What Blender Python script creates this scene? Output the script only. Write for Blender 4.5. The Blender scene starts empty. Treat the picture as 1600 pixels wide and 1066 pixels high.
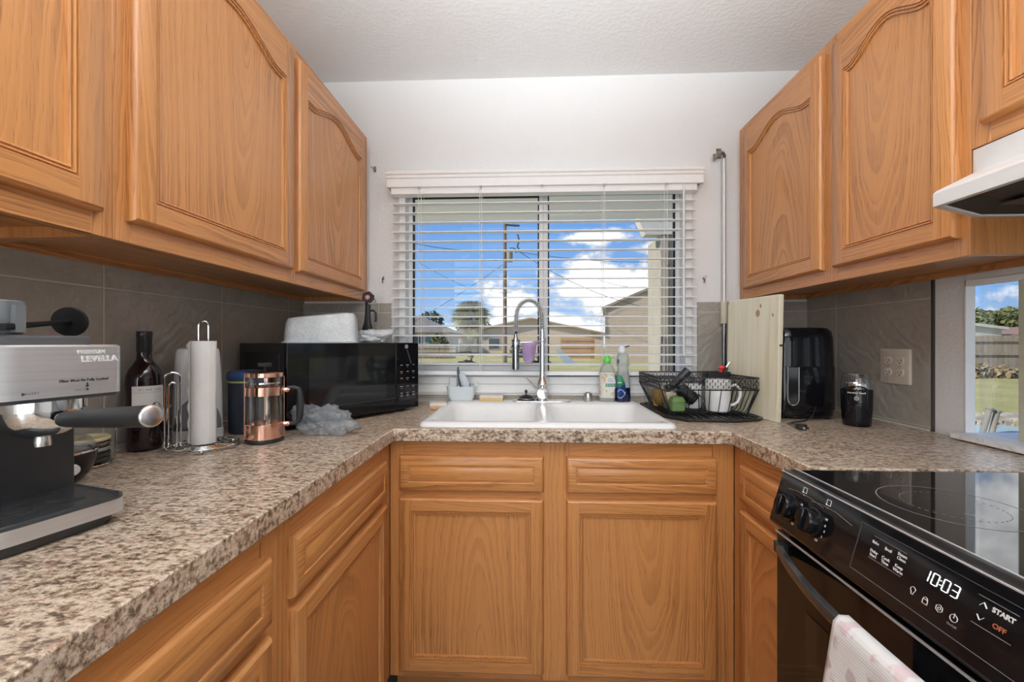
import bpy, bmesh, math, random
from mathutils import Vector, Matrix, noise
random.seed(7)
S = bpy.context.scene
COL = S.collection
R = math.radians
PI = math.pi

# ------------------------------------------------------------------ camera, world, lights, exposure
cam_d = bpy.data.cameras.new('camera'); cam = bpy.data.objects.new('camera', cam_d); COL.objects.link(cam)
cam.location = (0, 0, 1.194)
cam.rotation_euler = (R(90), 0, math.atan(27/660))
cam_d.sensor_width = 36; cam_d.lens = 36*660/1600; cam_d.clip_start = 0.02; cam_d.clip_end = 500
S.camera = cam
S.view_settings.view_transform = 'Standard'; S.view_settings.look = 'None'
S.view_settings.exposure = 0.0; S.view_settings.gamma = 1; S.view_settings.use_curve_mapping = False
S.cycles.use_denoising = True
S.cycles.max_bounces = 10; S.cycles.diffuse_bounces = 5; S.cycles.glossy_bounces = 5; S.cycles.transparent_max_bounces = 24
S.cycles.transmission_bounces = 8; S.cycles.caustics_reflective = False; S.cycles.caustics_refractive = False
S.cycles.sample_clamp_indirect = 4

def lamp(name, kind, loc, rot, energy, color=(1, 1, 1), size=1, size_y=None, angle=None):
    d = bpy.data.lights.new(name, kind); o = bpy.data.objects.new(name, d); COL.objects.link(o)
    o.location = loc; o.rotation_euler = rot; d.energy = energy; d.color = color
    if kind == 'AREA':
        d.size = size
        if size_y: d.shape = 'RECTANGLE'; d.size_y = size_y
    if angle: d.angle = angle
    return o
SUN = lamp('sun', 'SUN', (0, 0, 20), (0, 0, 0), 5.0, (1.0, .95, .86), angle=R(1))
SUN.rotation_euler = Vector((.78, .27, -.57)).to_track_quat('-Z', 'Y').to_euler()
lamp('room_light_ceiling', 'AREA', (.1, -.75, 2.36), (0, 0, 0), 9, (.95, .98, 1), 1.6, 1.4)
lamp('fill_rear', 'AREA', (-.10, -1.75, 1.55), Vector((.25, 3.7, -.16)).to_track_quat('-Z', 'Y').to_euler(), 14, (.95, .98, 1), 1.9, 1.5).data.spread = R(120)  # added fill lamp behind the camera, brightens backsplash and window frame
lamp('fill_bounce', 'AREA', (.1, -.20, 1.72), (R(180-26), 0, 0), 57, (.94, .975, 1), .5, .5).data.spread = R(110)  # unseen fill lamp added near the camera to brighten the ceiling
lamp('fill_side', 'AREA', (-.80, -.95, 1.45), Vector((2.0, 2.25, -.30)).to_track_quat('-Z', 'Y').to_euler(), 7.5, (.95, .98, 1), .5, .8)  # added fill lamp, brightens the right wall and its tile

def sky_world():
    w = bpy.data.worlds.new('sky'); S.world = w; w.use_nodes = True
    N = w.node_tree.nodes; L = w.node_tree.links; N.clear()
    def m(op, a, b=None, c=None):
        n = N.new('ShaderNodeMath'); n.operation = op
        for i, v in enumerate((a, b, c)):
            if v is None: continue
            if isinstance(v, (int, float)): n.inputs[i].default_value = v
            else: L.new(v, n.inputs[i])
        return n.outputs[0]
    tc = N.new('ShaderNodeTexCoord'); sp = N.new('ShaderNodeSeparateXYZ'); L.new(tc.outputs['Generated'], sp.inputs[0])
    y = m('MAXIMUM', m('ABSOLUTE', sp.outputs[1]), .12)
    u = m('DIVIDE', sp.outputs[0], y); v = m('DIVIDE', sp.outputs[2], y)
    cx = N.new('ShaderNodeCombineXYZ'); L.new(m('MULTIPLY', u, 7.0), cx.inputs[0]); L.new(m('MULTIPLY', v, 12.0), cx.inputs[1])
    n1 = N.new('ShaderNodeTexNoise'); n1.inputs['Scale'].default_value = 1.5; n1.inputs['Detail'].default_value = 9; n1.inputs['Roughness'].default_value = .62
    L.new(cx.outputs[0], n1.inputs['Vector'])
    bias = None
    for (bu, bv, su, sv, h) in [(.19, .125, .17, .085, .5), (-.05, .085, .09, .07, .42), (.10, .03, .22, .05, .4), (.16, .245, .09, .025, .40), (.27, .215, .07, .02, .36), (1.35, .55, .9, .36, .6), (-.2, .02, .05, .03, .34), (1.2, .12, .2, .04, .35), (1.02, .06, .1, .02, .3), (1.22, .03, .1, .02, .35)]:  # large cloud high to the right is added, unseen, to whiten cooktop reflection
        a = m('DIVIDE', m('SUBTRACT', u, bu), su); b = m('DIVIDE', m('SUBTRACT', v, bv), sv)
        r2 = m('ADD', m('MULTIPLY', a, a), m('MULTIPLY', b, b))
        g = m('MULTIPLY', m('POWER', 2.718, m('MULTIPLY', r2, -1.0)), h)
        bias = g if bias is None else m('MAXIMUM', bias, g)
    dens = m('ADD', m('SUBTRACT', n1.outputs['Fac'], .62), bias)
    mr = N.new('ShaderNodeMapRange'); mr.interpolation_type = 'SMOOTHSTEP'; L.new(dens, mr.inputs[0]); mr.inputs[1].default_value = .02; mr.inputs[2].default_value = .20
    grad = N.new('ShaderNodeValToRGB'); L.new(v, grad.inputs[0])
    e = grad.color_ramp.elements
    e[0].position = 0.0; e[0].color = (.50, .68, .93, 1); e[1].position = .45; e[1].color = (.085, .29, .80, 1)
    k = e.new(.12); k.color = (.26, .50, .92, 1)
    mix = N.new('ShaderNodeMix'); mix.data_type = 'RGBA'
    L.new(mr.outputs[0], mix.inputs['Factor']); L.new(grad.outputs[0], mix.inputs[6])
    cc = N.new('ShaderNodeMix'); cc.data_type = 'RGBA'; L.new(m('MULTIPLY', m('SUBTRACT', dens, .12), 2.5), cc.inputs['Factor'])
    cc.inputs[6].default_value = (.82, .86, .94, 1); cc.inputs[7].default_value = (2.0, 2.0, 2.0, 1)
    L.new(cc.outputs[2], mix.inputs[7])
    bg = N.new('ShaderNodeBackground'); L.new(mix.outputs[2], bg.inputs[0]); bg.inputs[1].default_value = 1.0
    out = N.new('ShaderNodeOutputWorld'); L.new(bg.outputs[0], out.inputs[0])
sky_world()

# ------------------------------------------------------------------ materials
def new_mat(name):
    m = bpy.data.materials.new(name); m.use_nodes = True
    return m, m.node_tree.nodes, m.node_tree.links, m.node_tree.nodes['Principled BSDF']
class NG:
    """tiny node helper"""
    def __init__(s, N, L): s.N, s.L = N, L
    def m(s, op, a, b=None, c=None):
        n = s.N.new('ShaderNodeMath'); n.operation = op
        for i, v in enumerate((a, b, c)):
            if v is None: continue
            if isinstance(v, (int, float)): n.inputs[i].default_value = v
            else: s.L.new(v, n.inputs[i])
        return n.outputs[0]
    def coords(s, kind='Object'):
        t = s.N.new('ShaderNodeTexCoord'); sp = s.N.new('ShaderNodeSeparateXYZ'); s.L.new(t.outputs[kind], sp.inputs[0])
        return t.outputs[kind], sp.outputs
    def vec(s, a, b, c=0.0):
        n = s.N.new('ShaderNodeCombineXYZ')
        for i, v in enumerate((a, b, c)):
            if isinstance(v, (int, float)): n.inputs[i].default_value = v
            else: s.L.new(v, n.inputs[i])
        return n.outputs[0]
    def noise(s, vec, scale, detail=3, rough=.5, dist=0):
        n = s.N.new('ShaderNodeTexNoise'); n.inputs['Scale'].default_value = scale; n.inputs['Detail'].default_value = detail
        n.inputs['Roughness'].default_value = rough; n.inputs['Distortion'].default_value = dist
        if vec is not None: s.L.new(vec, n.inputs['Vector'])
        return n.outputs['Fac']
    def ramp(s, fac, stops):
        n = s.N.new('ShaderNodeValToRGB'); e = n.color_ramp.elements
        e[0].position, e[0].color = stops[0][0], (*stops[0][1], 1); e[1].position, e[1].color = stops[-1][0], (*stops[-1][1], 1)
        for p, c in stops[1:-1]:
            q = e.new(p); q.color = (*c, 1)
        s.L.new(fac, n.inputs[0]); return n.outputs[0]
    def mix(s, fac, a, b, mode='MIX'):
        n = s.N.new('ShaderNodeMix'); n.data_type = 'RGBA'; n.blend_type = mode
        for i, v in ((0, fac), (6, a), (7, b)):
            if isinstance(v, (int, float)): n.inputs[i].default_value = v
            elif isinstance(v, tuple): n.inputs[i].default_value = (*v, 1)
            else: s.L.new(v, n.inputs[i])
        return n.outputs[2]
    def smooth(s, x, a, b):
        n = s.N.new('ShaderNodeMapRange'); n.interpolation_type = 'SMOOTHSTEP'; s.L.new(x, n.inputs[0]); n.inputs[1].default_value = a; n.inputs[2].default_value = b
        return n.outputs[0]
    def bump(s, h, strength, dist, bs):
        n = s.N.new('ShaderNodeBump'); n.inputs['Strength'].default_value = strength; n.inputs['Distance'].default_value = dist
        s.L.new(h, n.inputs['Height']); s.L.new(n.outputs[0], bs.inputs['Normal'])

def plain(name, col, rough=.5, metal=0, spec=.5, var=.04, scale=40, emis=None, trans=0, ior=1.45, alpha=1, coat=0, bumpy=0, bscale=200, sss=0):
    m, N, L, B = new_mat(name); g = NG(N, L)
    tc, _ = g.coords()
    f = g.noise(tc, scale, 3)
    lo = tuple(c*(1-var) for c in col); hi = tuple(min(1, c*(1+var)) for c in col)
    L.new(g.ramp(f, [(.3, lo), (.7, hi)]), B.inputs['Base Color'])
    B.inputs['Roughness'].default_value = rough; B.inputs['Metallic'].default_value = metal; B.inputs['Specular IOR Level'].default_value = spec
    B.inputs['IOR'].default_value = ior; B.inputs['Transmission Weight'].default_value = trans; B.inputs['Alpha'].default_value = alpha; B.inputs['Coat Weight'].default_value = coat
    if sss: B.inputs['Subsurface Weight'].default_value = sss; B.inputs['Subsurface Radius'].default_value = (.01, .01, .01)
    if emis: B.inputs['Emission Color'].default_value = (*col, 1); B.inputs['Emission Strength'].default_value = emis
    if bumpy: g.bump(g.noise(tc, bscale, 4), bumpy, .002, B)
    return m

def oak(name, light, dark, rough=.33):
    m, N, L, B = new_mat(name); g = NG(N, L)
    _, uv = g.coords('UV'); u, v = uv[0], uv[1]
    w1 = g.noise(g.vec(g.m('MULTIPLY', u, 9), g.m('MULTIPLY', v, 2.2)), 1, 3)
    w2 = g.noise(g.vec(g.m('MULTIPLY', u, 3), g.m('MULTIPLY', v, 1.7), 7.3), 1, 2)
    w3 = g.noise(g.vec(g.m('MULTIPLY', u, 60), g.m('MULTIPLY', v, 14), 3.3), 1, 3)
    uu = g.m('ADD', g.m('ADD', u, g.m('MULTIPLY', g.m('SUBTRACT', w1, .5), .045)), g.m('MULTIPLY', g.m('SUBTRACT', w3, .5), .008))
    ww = g.m('ADD', g.m('MULTIPLY', v, .13), g.m('MULTIPLY', g.m('SUBTRACT', w2, .5), .10))
    r = g.m('SQRT', g.m('ADD', g.m('MULTIPLY', uu, uu), g.m('MULTIPLY', ww, ww)))
    wob = g.noise(g.vec(g.m('MULTIPLY', r, 55), 0.0, g.m('MULTIPLY', v, .4)), 1, 2)
    ph = g.m('FRACT', g.m('ADD', g.m('MULTIPLY', r, 1/.0135), g.m('MULTIPLY', wob, 3.2)))
    ring = g.m('MULTIPLY', g.smooth(ph, .15, .85), g.m('SUBTRACT', 1.0, g.smooth(ph, .86, 1.0)))
    pores = g.smooth(g.noise(g.vec(g.m('MULTIPLY', u, 520), g.m('MULTIPLY', v, 16)), 1, 3, .6), .52, .72)
    streak = g.noise(g.vec(g.m('MULTIPLY', u, 70), g.m('MULTIPLY', v, 2)), 1, 3)
    f = g.m('ADD', g.m('MULTIPLY', g.m('MULTIPLY', ring, g.m('ADD', .17, g.m('MULTIPLY', g.smooth(w2, .40, .62), .36))), 1.0), g.m('ADD', g.m('MULTIPLY', pores, g.m('ADD', .20, g.m('MULTIPLY', ring, .38))), g.m('MULTIPLY', g.m('SUBTRACT', streak, .5), .35)))
    col = g.ramp(f, [(0.0, light), (.85, dark)])
    big = g.noise(g.vec(g.m('MULTIPLY', u, 2.5), g.m('MULTIPLY', v, .9), 1.7), 1, 2)
    col = g.mix(g.m('MULTIPLY', g.smooth(big, .35, .75), .22), col, tuple(.8*a+.2*b for a, b in zip(dark, light)))
    L.new(col, B.inputs['Base Color'])
    B.inputs['Roughness'].default_value = rough; B.inputs['Specular IOR Level'].default_value = .5; B.inputs['Coat Weight'].default_value = .22; B.inputs['Coat Roughness'].default_value = .22
    g.bump(g.m('SUBTRACT', 1.0, pores), .12, .0006, B)
    return m

def laminate():
    m, N, L, B = new_mat('speckled_laminate'); g = NG(N, L)
    tc, xyz = g.coords('Object')
    st = g.vec(g.m('MULTIPLY', xyz[0], .62), xyz[1], g.m('MULTIPLY', xyz[2], .9))
    a = g.noise(st, 135, 6, .70, .2); b = g.noise(st, 55, 5, .6); c = g.noise(st, 240, 4, .65); d = g.noise(st, 9, 2)
    f = g.m('ADD', g.m('MULTIPLY', a, .62), g.m('ADD', g.m('MULTIPLY', b, .30), g.m('MULTIPLY', d, .08)))
    col = g.ramp(f, [(.38, (.05, .034, .023)), (.438, (.17, .117, .078)), (.48, (.37, .275, .195)), (.52, (.56, .45, .345)), (.60, (.70, .595, .48))])
    col = g.mix(g.m('MULTIPLY', g.smooth(c, .57, .66), .75), col, (.07, .05, .04))
    pk = g.noise(st, 60, 3, .5, 0)
    col = g.mix(g.m('MULTIPLY', g.smooth(pk, .60, .70), .45), col, (.42, .22, .16))
    L.new(col, B.inputs['Base Color']); B.inputs['Roughness'].default_value = .3; B.inputs['Specular IOR Level'].default_value = .5
    g.bump(a, .05, .0008, B)
    return m

def slate_tile(name, du, dv, pu=.405, pv=.40):
    """UV in metres; grout lines at u=du+k*pu, v=dv+k*pv"""
    m, N, L, B = new_mat(name); g = NG(N, L)
    _, uv = g.coords('UV'); u, v = uv[0], uv[1]
    def line(x, d, p):
        fr = g.m('FRACT', g.m('ADD', g.m('DIVIDE', g.m('SUBTRACT', x, d), p), .5))
        return g.m('SUBTRACT', 1.0, g.smooth(g.m('ABSOLUTE', g.m('SUBTRACT', fr, .5)), .0022/p*.6, .0022/p*1.3))
    gr = g.m('MAXIMUM', line(u, du, pu), line(v, dv, pv))
    p = g.vec(u, v)
    n1 = g.noise(p, 7, 5, .6, 1.2); n2 = g.noise(p, 3.0, 3); n3 = g.noise(p, 60, 4)
    w = N.new('ShaderNodeTexWave'); w.inputs['Scale'].default_value = 9; w.inputs['Distortion'].default_value = 9; w.inputs['Detail'].default_value = 3; w.inputs['Detail Scale'].default_value = 1.6
    rot = N.new('ShaderNodeMapping'); rot.inputs['Rotation'].default_value[2] = .9; L.new(p, rot.inputs[0]); L.new(rot.outputs[0], w.inputs['Vector'])
    f = g.m('ADD', g.m('MULTIPLY', n1, .55), g.m('ADD', g.m('MULTIPLY', n2, .3), g.m('MULTIPLY', n3, .15)))
    col = g.ramp(f, [(.3, (.265, .238, .20)), (.5, (.335, .305, .265)), (.7, (.405, .374, .33))])
    col = g.mix(gr, col, (.52, .49, .445))
    L.new(col, B.inputs['Base Color']); B.inputs['Roughness'].default_value = .42
    h = g.m('SUBTRACT', g.m('ADD', g.m('MULTIPLY', w.outputs['Fac'], .45), g.m('MULTIPLY', n1, 1.2)), g.m('MULTIPLY', gr, .9))
    g.bump(h, .55, .004, B)
    return m

def paint(name, col, rough, s1=90, st=.25):
    m, N, L, B = new_mat(name); g = NG(N, L); tc, _ = g.coords()
    L.new(g.ramp(g.noise(tc, 6, 3), [(.3, tuple(c*.985 for c in col)), (.7, col)]), B.inputs['Base Color']); B.inputs['Roughness'].default_value = rough
    h = g.smooth(g.noise(tc, s1, 3, .5), .42, .62)
    g.bump(h, st, .0016, B)
    return m

def glass_mat(name, tint=(1, 1, 1), refl=.06):
    m, N, L, B = new_mat(name); N.remove(B)
    t = N.new('ShaderNodeBsdfTransparent'); t.inputs[0].default_value = (*tint, 1)
    gl = N.new('ShaderNodeBsdfGlossy'); gl.inputs['Roughness'].default_value = .02
    lw = N.new('ShaderNodeLayerWeight'); lw.inputs[0].default_value = .35
    mm = N.new('ShaderNodeMath'); mm.operation = 'MULTIPLY_ADD'; L.new(lw.outputs['Facing'], mm.inputs[0]); mm.inputs[1].default_value = .35; mm.inputs[2].default_value = refl
    mx = N.new('ShaderNodeMixShader'); L.new(mm.outputs[0], mx.inputs[0]); L.new(t.outputs[0], mx.inputs[1]); L.new(gl.outputs[0], mx.inputs[2])
    L.new(mx.outputs[0], N['Material Output'].inputs[0])
    return m

def film_mat(name, col, a, rough=.2):
    """thin translucent plastic film"""
    m, N, L, B = new_mat(name); g = NG(N, L); tc, _ = g.coords()
    f = g.noise(tc, 14, 4, .6)
    L.new(g.ramp(f, [(.35, tuple(c*.9 for c in col)), (.65, col)]), B.inputs['Base Color'])
    B.inputs['Roughness'].default_value = rough; B.inputs['Specular IOR Level'].default_value = .7
    al = g.m('ADD', a, g.m('MULTIPLY', g.m('SUBTRACT', f, .5), .3)); L.new(al, B.inputs['Alpha'])
    g.bump(g.noise(tc, 45, 5, .65, 1.5), .7, .006, B)
    return m

def brushed(name, col, rough, sx, sy, sz):
    m, N, L, B = new_mat(name); g = NG(N, L); tc, x = g.coords()
    f = g.noise(g.vec(g.m('MULTIPLY', x[0], sx), g.m('MULTIPLY', x[1], sy), g.m('MULTIPLY', x[2], sz)), 1, 3)
    L.new(g.ramp(f, [(.3, tuple(c*.88 for c in col)), (.7, col)]), B.inputs['Base Color'])
    B.inputs['Metallic'].default_value = 1; L.new(g.m('ADD', rough-.04, g.m('MULTIPLY', f, .1)), B.inputs['Roughness'])
    return m

OAK_U = oak('honey_oak', (.565, .252, .081), (.225, .077, .021))
OAK_B = OAK_U
LAM = laminate()
TILE_L = slate_tile('slate_tile_left', 1.010, 1.326)
TILE_B = slate_tile('slate_tile_back', -.70, 1.326)
TILE_R = slate_tile('slate_tile_right', 1.762-.405*2, 1.326)
WALL = paint('white_wall_paint', (.79, .80, .805), .38)
CEIL = paint('white_ceiling_paint', (.80, .81, .815), .8, 60, .35)
FLOORM = plain('grey_vinyl_floor', (.30, .27, .24), .5, var=.2, scale=6)
VINYL = plain('white_vinyl', (.91, .92, .92), .35, var=.015)
SLATM = plain('white_slat', (.91, .91, .91), .42, var=.012)
CORD = plain('white_cord', (.82, .82, .80), .7)
PORC = plain('white_porcelain', (.86, .87, .87), .22, var=.012)
ENAMEL = plain('white_enamel', (.84, .84, .83), .3, var=.015)
CHROME = plain('chrome', (.78, .79, .80), .08, 1, var=.03)
STEEL = brushed('brushed_steel', (.80, .83, .86), .40, 4, 4, 260)
STEELH = brushed('steel_band', (.80, .83, .86), .38, 4, 4, 300)
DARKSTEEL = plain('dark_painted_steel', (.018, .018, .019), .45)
COPPER = plain('polished_copper', (.80, .47, .36), .14, 1, var=.05)
BLACKG = plain('gloss_black', (.005, .005, .006), .07, spec=.32, var=.2)
BLACKS = plain('satin_black', (.012, .012, .013), .32, var=.2)
BLACKM = plain('matte_black', (.010, .010, .011), .55, var=.2)
GRAPH = plain('graphite_body', (.020, .0215, .023), .42, var=.12)
GASKET = plain('black_gasket', (.008, .008, .009), .6)
GLASS = glass_mat('clear_glass', (.99, .995, .99), .03)
PANE = glass_mat('window_glass', (.98, .985, .98), .008)
CLEARP = glass_mat('clear_plastic', (.86, .88, .88), .07)
WHITEP = plain('white_plastic', (.80, .80, .81), .35, var=.02)
GREYP = plain('grey_plastic', (.16, .16, .165), .4, var=.05)
LGREYP = plain('light_grey_plastic', (.62, .65, .67), .4, var=.03)
INKW = plain('white_print', (.75, .75, .75), .5)
INKG = plain('grey_print', (.22, .22, .22), .5)
INKK = plain('black_print', (.02, .02, .02), .5)
INKR = plain('red_print', (.36, .10, .05), .5)
LED = plain('lit_display', (.92, .95, 1.0), .5, emis=1.2)
PAPER = plain('paper_towel', (.90, .90, .88), .95, var=.02, bumpy=.5, bscale=260)
LABELP = plain('paper_label', (.80, .79, .77), .7, var=.02)
WINE = plain('dark_wine_glass', (.010, .004, .005), .05, var=.2)
NAVY = plain('navy_plastic', (.012, .03, .085), .35)
PINE = None
FILM_G = film_mat('grey_bag_film', (.42, .46, .50), .42, .12)
FILM_W = film_mat('frosted_film', (.80, .84, .86), .80, .28)

# ------------------------------------------------------------------ mesh helpers
class MB:
    def __init__(s): s.v = []; s.f = []; s.u = []; s.mi = []; s.cath = False
    def add(s, verts, faces, g=None, mi=0):
        b = len(s.v); s.v += [Vector(p) for p in verts]
        off = ((random.uniform(-.05, .05) if s.cath else random.choice((-1, 1))*random.uniform(.25, .9)), random.uniform(-1.6, 1.6)) if g is not None else (0, 0)
        for f in faces:
            P = [Vector(verts[i]) for i in f]
            n = Vector((0, 0, 0))
            for i in range(len(P)):
                a, c = P[i], P[(i+1) % len(P)]
                n += Vector(((a.y-c.y)*(a.z+c.z), (a.z-c.z)*(a.x+c.x), (a.x-c.x)*(a.y+c.y)))
            if n.length > 1e-12: n.normalize()
            if g is not None:
                G = Vector(g)
                A = n.cross(G)
                if A.length < .3: A = Vector((G.y, G.z, G.x)); G = n.cross(A)
                A = A.normalized()
                ctr = s.ctr if hasattr(s, 'ctr') and s.ctr is not None else None
                c0 = Vector(ctr) if ctr is not None else Vector((0, 0, 0))
                uv = [((p-c0).dot(A)+off[0], (p-c0).dot(G)+off[1]) for p in P]
            else:
                ax, ay, az = abs(n.x), abs(n.y), abs(n.z)
                if ax >= ay and ax >= az: uv = [(p.y, p.z) for p in P]
                elif ay >= az: uv = [(p.x, p.z) for p in P]
                else: uv = [(p.x, p.y) for p in P]
            s.f.append([b+i for i in f]); s.u.append(uv); s.mi.append(mi)
        return s
    def box(s, x0, x1, y0, y1, z0, z1, g=None, mi=0):
        v = [(x0, y0, z0), (x1, y0, z0), (x1, y1, z0), (x0, y1, z0), (x0, y0, z1), (x1, y0, z1), (x1, y1, z1), (x0, y1, z1)]
        s.ctr = ((x0+x1)/2, (y0+y1)/2, (z0+z1)/2) if g else None
        return s.add(v, [(3, 2, 1, 0), (4, 5, 6, 7), (0, 1, 5, 4), (1, 2, 6, 5), (2, 3, 7, 6), (3, 0, 4, 7)], g, mi)
    def obox(s, c, sz, M=None, mi=0):
        c = Vector(c); h = Vector(sz)/2; M = M or Matrix.Identity(3); s.ctr = None
        v = [c + M @ Vector((sx*h.x, sy*h.y, sz_*h.z)) for sx, sy, sz_ in [(-1, -1, -1), (1, -1, -1), (1, 1, -1), (-1, 1, -1), (-1, -1, 1), (1, -1, 1), (1, 1, 1), (-1, 1, 1)]]
        return s.add(v, [(3, 2, 1, 0), (4, 5, 6, 7), (0, 1, 5, 4), (1, 2, 6, 5), (2, 3, 7, 6), (3, 0, 4, 7)], None, mi)
    def bar(s, p0, p1, w, h=None):
        p0, p1 = Vector(p0), Vector(p1); d = (p1-p0); l = d.length; M = d.to_track_quat('X', 'Z').to_matrix()
        return s.obox((p0+p1)/2, (l, w, h or w), M)
    def loft(s, loops, cap0=True, cap1=True, closed=True, mi=0):
        n = len(loops[0]); v = [p for l in loops for p in l]; f = []
        for k in range(len(loops)-1):
            for i in range(n if closed else n-1):
                j = (i+1) % n; f.append((k*n+i, k*n+j, (k+1)*n+j, (k+1)*n+i))
        if cap0: f.append(tuple(range(n-1, -1, -1)))
        if cap1: f.append(tuple((len(loops)-1)*n+i for i in range(n)))
        s.ctr = None
        return s.add(v, f, None, mi)
    def cyl(s, p0, p1, r0, r1=None, seg=20, caps=True, mi=0):
        p0, p1 = Vector(p0), Vector(p1); r1 = r0 if r1 is None else r1
        q = (p1-p0).to_track_quat('Z', 'Y'); L = []
        for p, r in ((p0, r0), (p1, r1)): L.append([p + q @ Vector((r*math.cos(2*PI*i/seg), r*math.sin(2*PI*i/seg), 0)) for i in range(seg)])
        return s.loft(L, caps, caps, True, mi)
    def lathe(s, prof, c=(0, 0, 0), axis=(0, 0, 1), seg=32, sx=1, sy=1, cap0=True, cap1=True, mi=0):
        c = Vector(c); q = Vector(axis).to_track_quat('Z', 'Y')
        L = [[c + q @ Vector((r*sx*math.cos(2*PI*i/seg), r*sy*math.sin(2*PI*i/seg), z)) for i in range(seg)] for r, z in prof]
        return s.loft(L, cap0, cap1, True, mi)
    def tube(s, pts, r, seg=8, closed=False, mi=0):
        P = [Vector(p) for p in pts]; n = len(P); L = []; up = None
        for i in range(n):
            t = (P[(i+1) % n]-P[i-1]) if closed else (P[min(i+1, n-1)]-P[max(i-1, 0)])
            t.normalize()
            if up is None: up = Vector((0, 0, 1)) if abs(t.z) < .9 else Vector((1, 0, 0))
            a = (up - t*up.dot(t)).normalized(); b = t.cross(a); up = a
            rr_ = r[i] if isinstance(r, (list, tuple)) else r
            L.append([P[i] + (a*math.cos(2*PI*k/seg)+b*math.sin(2*PI*k/seg))*rr_ for k in range(seg)])
        if closed:
            # find best alignment to close
            L.append(L[0]); return s.loft(L, False, False, True, mi)
        return s.loft(L, True, True, True, mi)
    def ring(s, c, R_, r, axis=(0, 0, 1), n=36, seg=8, mi=0):
        c = Vector(c); q = Vector(axis).to_track_quat('Z', 'Y')
        return s.tube([c + q @ Vector((R_*math.cos(2*PI*i/n), R_*math.sin(2*PI*i/n), 0)) for i in range(n)], r, seg, True, mi)
    def ball(s, c, r, sx=1, sy=1, sz=1, seg=20, rings=12, mi=0):
        pr = [(max(1e-4, r*math.sin(PI*k/rings)), -r*sz*math.cos(PI*k/rings)) for k in range(rings+1)]
        return s.lathe(pr, c, (0, 0, 1), seg, sx, sy, mi=mi)
    def prism(s, poly, z0, z1, T=None, mi=0):
        """poly in (a,b); T maps (a,b,z)->world"""
        T = T or (lambda a, b, z: (a, b, z))
        return s.loft([[Vector(T(a, b, z)) for a, b in poly] for z in (z0, z1)], mi=mi)
    def sheet(s, fn, nu, nv, g=None, mi=0):
        v = [fn(i/nu, j/nv) for j in range(nv+1) for i in range(nu+1)]
        f = [(j*(nu+1)+i, j*(nu+1)+i+1, (j+1)*(nu+1)+i+1, (j+1)*(nu+1)+i) for j in range(nv) for i in range(nu)]
        s.ctr = None
        return s.add(v, f, g, mi)

def rr(w, h, r, n=5, cx=0, cy=0):
    """rounded rectangle outline, counter-clockwise"""
    out = []
    for k, (sx, sy) in enumerate(((1, 1), (-1, 1), (-1, -1), (1, -1))):
        for i in range(n+1):
            a = PI/2*k + PI/2*i/n
            out.append((cx + sx*(w/2-r) + r*math.cos(a), cy + sy*(h/2-r) + r*math.sin(a)))
    return out

XF = {}     # object -> world matrix of the frame its mesh is written in
def thing(name, label, cat, loc=(0, 0, 0), rotz=0, group=None, kind=None):
    o = bpy.data.objects.new(name, None); COL.objects.link(o); o.empty_display_size = .05
    o.location = loc; o.rotation_euler = (0, 0, rotz)
    XF[o] = Matrix.Translation(loc) @ Matrix.Rotation(rotz, 4, 'Z')
    return tag(o, label, cat, group, kind)
def tag(o, label=None, cat=None, group=None, kind=None):
    if label: o['label'] = label
    if cat: o['category'] = cat
    if group: o['group'] = group
    if kind: o['kind'] = kind
    return o
def obj(name, mb, mats, parent=None, world=True, bevel=0, seg=2, sharp=38, merge=True, recalc=True, solid=0):
    """one mesh object from a MB; world coordinates unless world=False (then the parent's own frame)"""
    me = bpy.data.meshes.new(name)
    V = mb.v
    if parent is not None:
        if world: inv = XF[parent].inverted(); V = [inv @ p for p in V]
        loc = None
    else:
        lo = Vector([min(p[i] for p in V) for i in range(3)]); hi = Vector([max(p[i] for p in V) for i in range(3)])
        loc = Vector(((lo.x+hi.x)/2, (lo.y+hi.y)/2, lo.z)); V = [p-loc for p in V]
    me.from_pydata([tuple(p) for p in V], [], mb.f)
    uvl = me.uv_layers.new(name='UVMap')
    k = 0
    for fu in mb.u:
        for q in fu: uvl.data[k].uv = q; k += 1
    me.polygons.foreach_set('material_index', mb.mi)
    bm = bmesh.new(); bm.from_mesh(me)
    if merge: bmesh.ops.remove_doubles(bm, verts=bm.verts, dist=1e-5)
    if recalc: bmesh.ops.recalc_face_normals(bm, faces=bm.faces)
    bm.to_mesh(me); bm.free()
    me.polygons.foreach_set('use_smooth', [True]*len(me.polygons))
    me.set_sharp_from_angle(angle=R(sharp))
    for m in (mats if isinstance(mats, (list, tuple)) else [mats]): me.materials.append(m)
    o = bpy.data.objects.new(name, me); COL.objects.link(o)
    if parent is not None: o.parent = parent; XF[o] = XF[parent]
    else: o.location = loc; XF[o] = Matrix.Translation(loc)
    if solid: md = o.modifiers.new('solid', 'SOLIDIFY'); md.thickness = solid; md.offset = 0
    if bevel:
        md = o.modifiers.new('bevel', 'BEVEL'); md.width = bevel; md.segments = seg; md.limit_method = 'ANGLE'; md.angle_limit = R(35)
    return o
def struct(name, mb, mats, parent=None, **k):
    o = obj(name, mb, mats, parent, **k)
    if parent is None: o['kind'] = 'structure'
    return o
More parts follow.
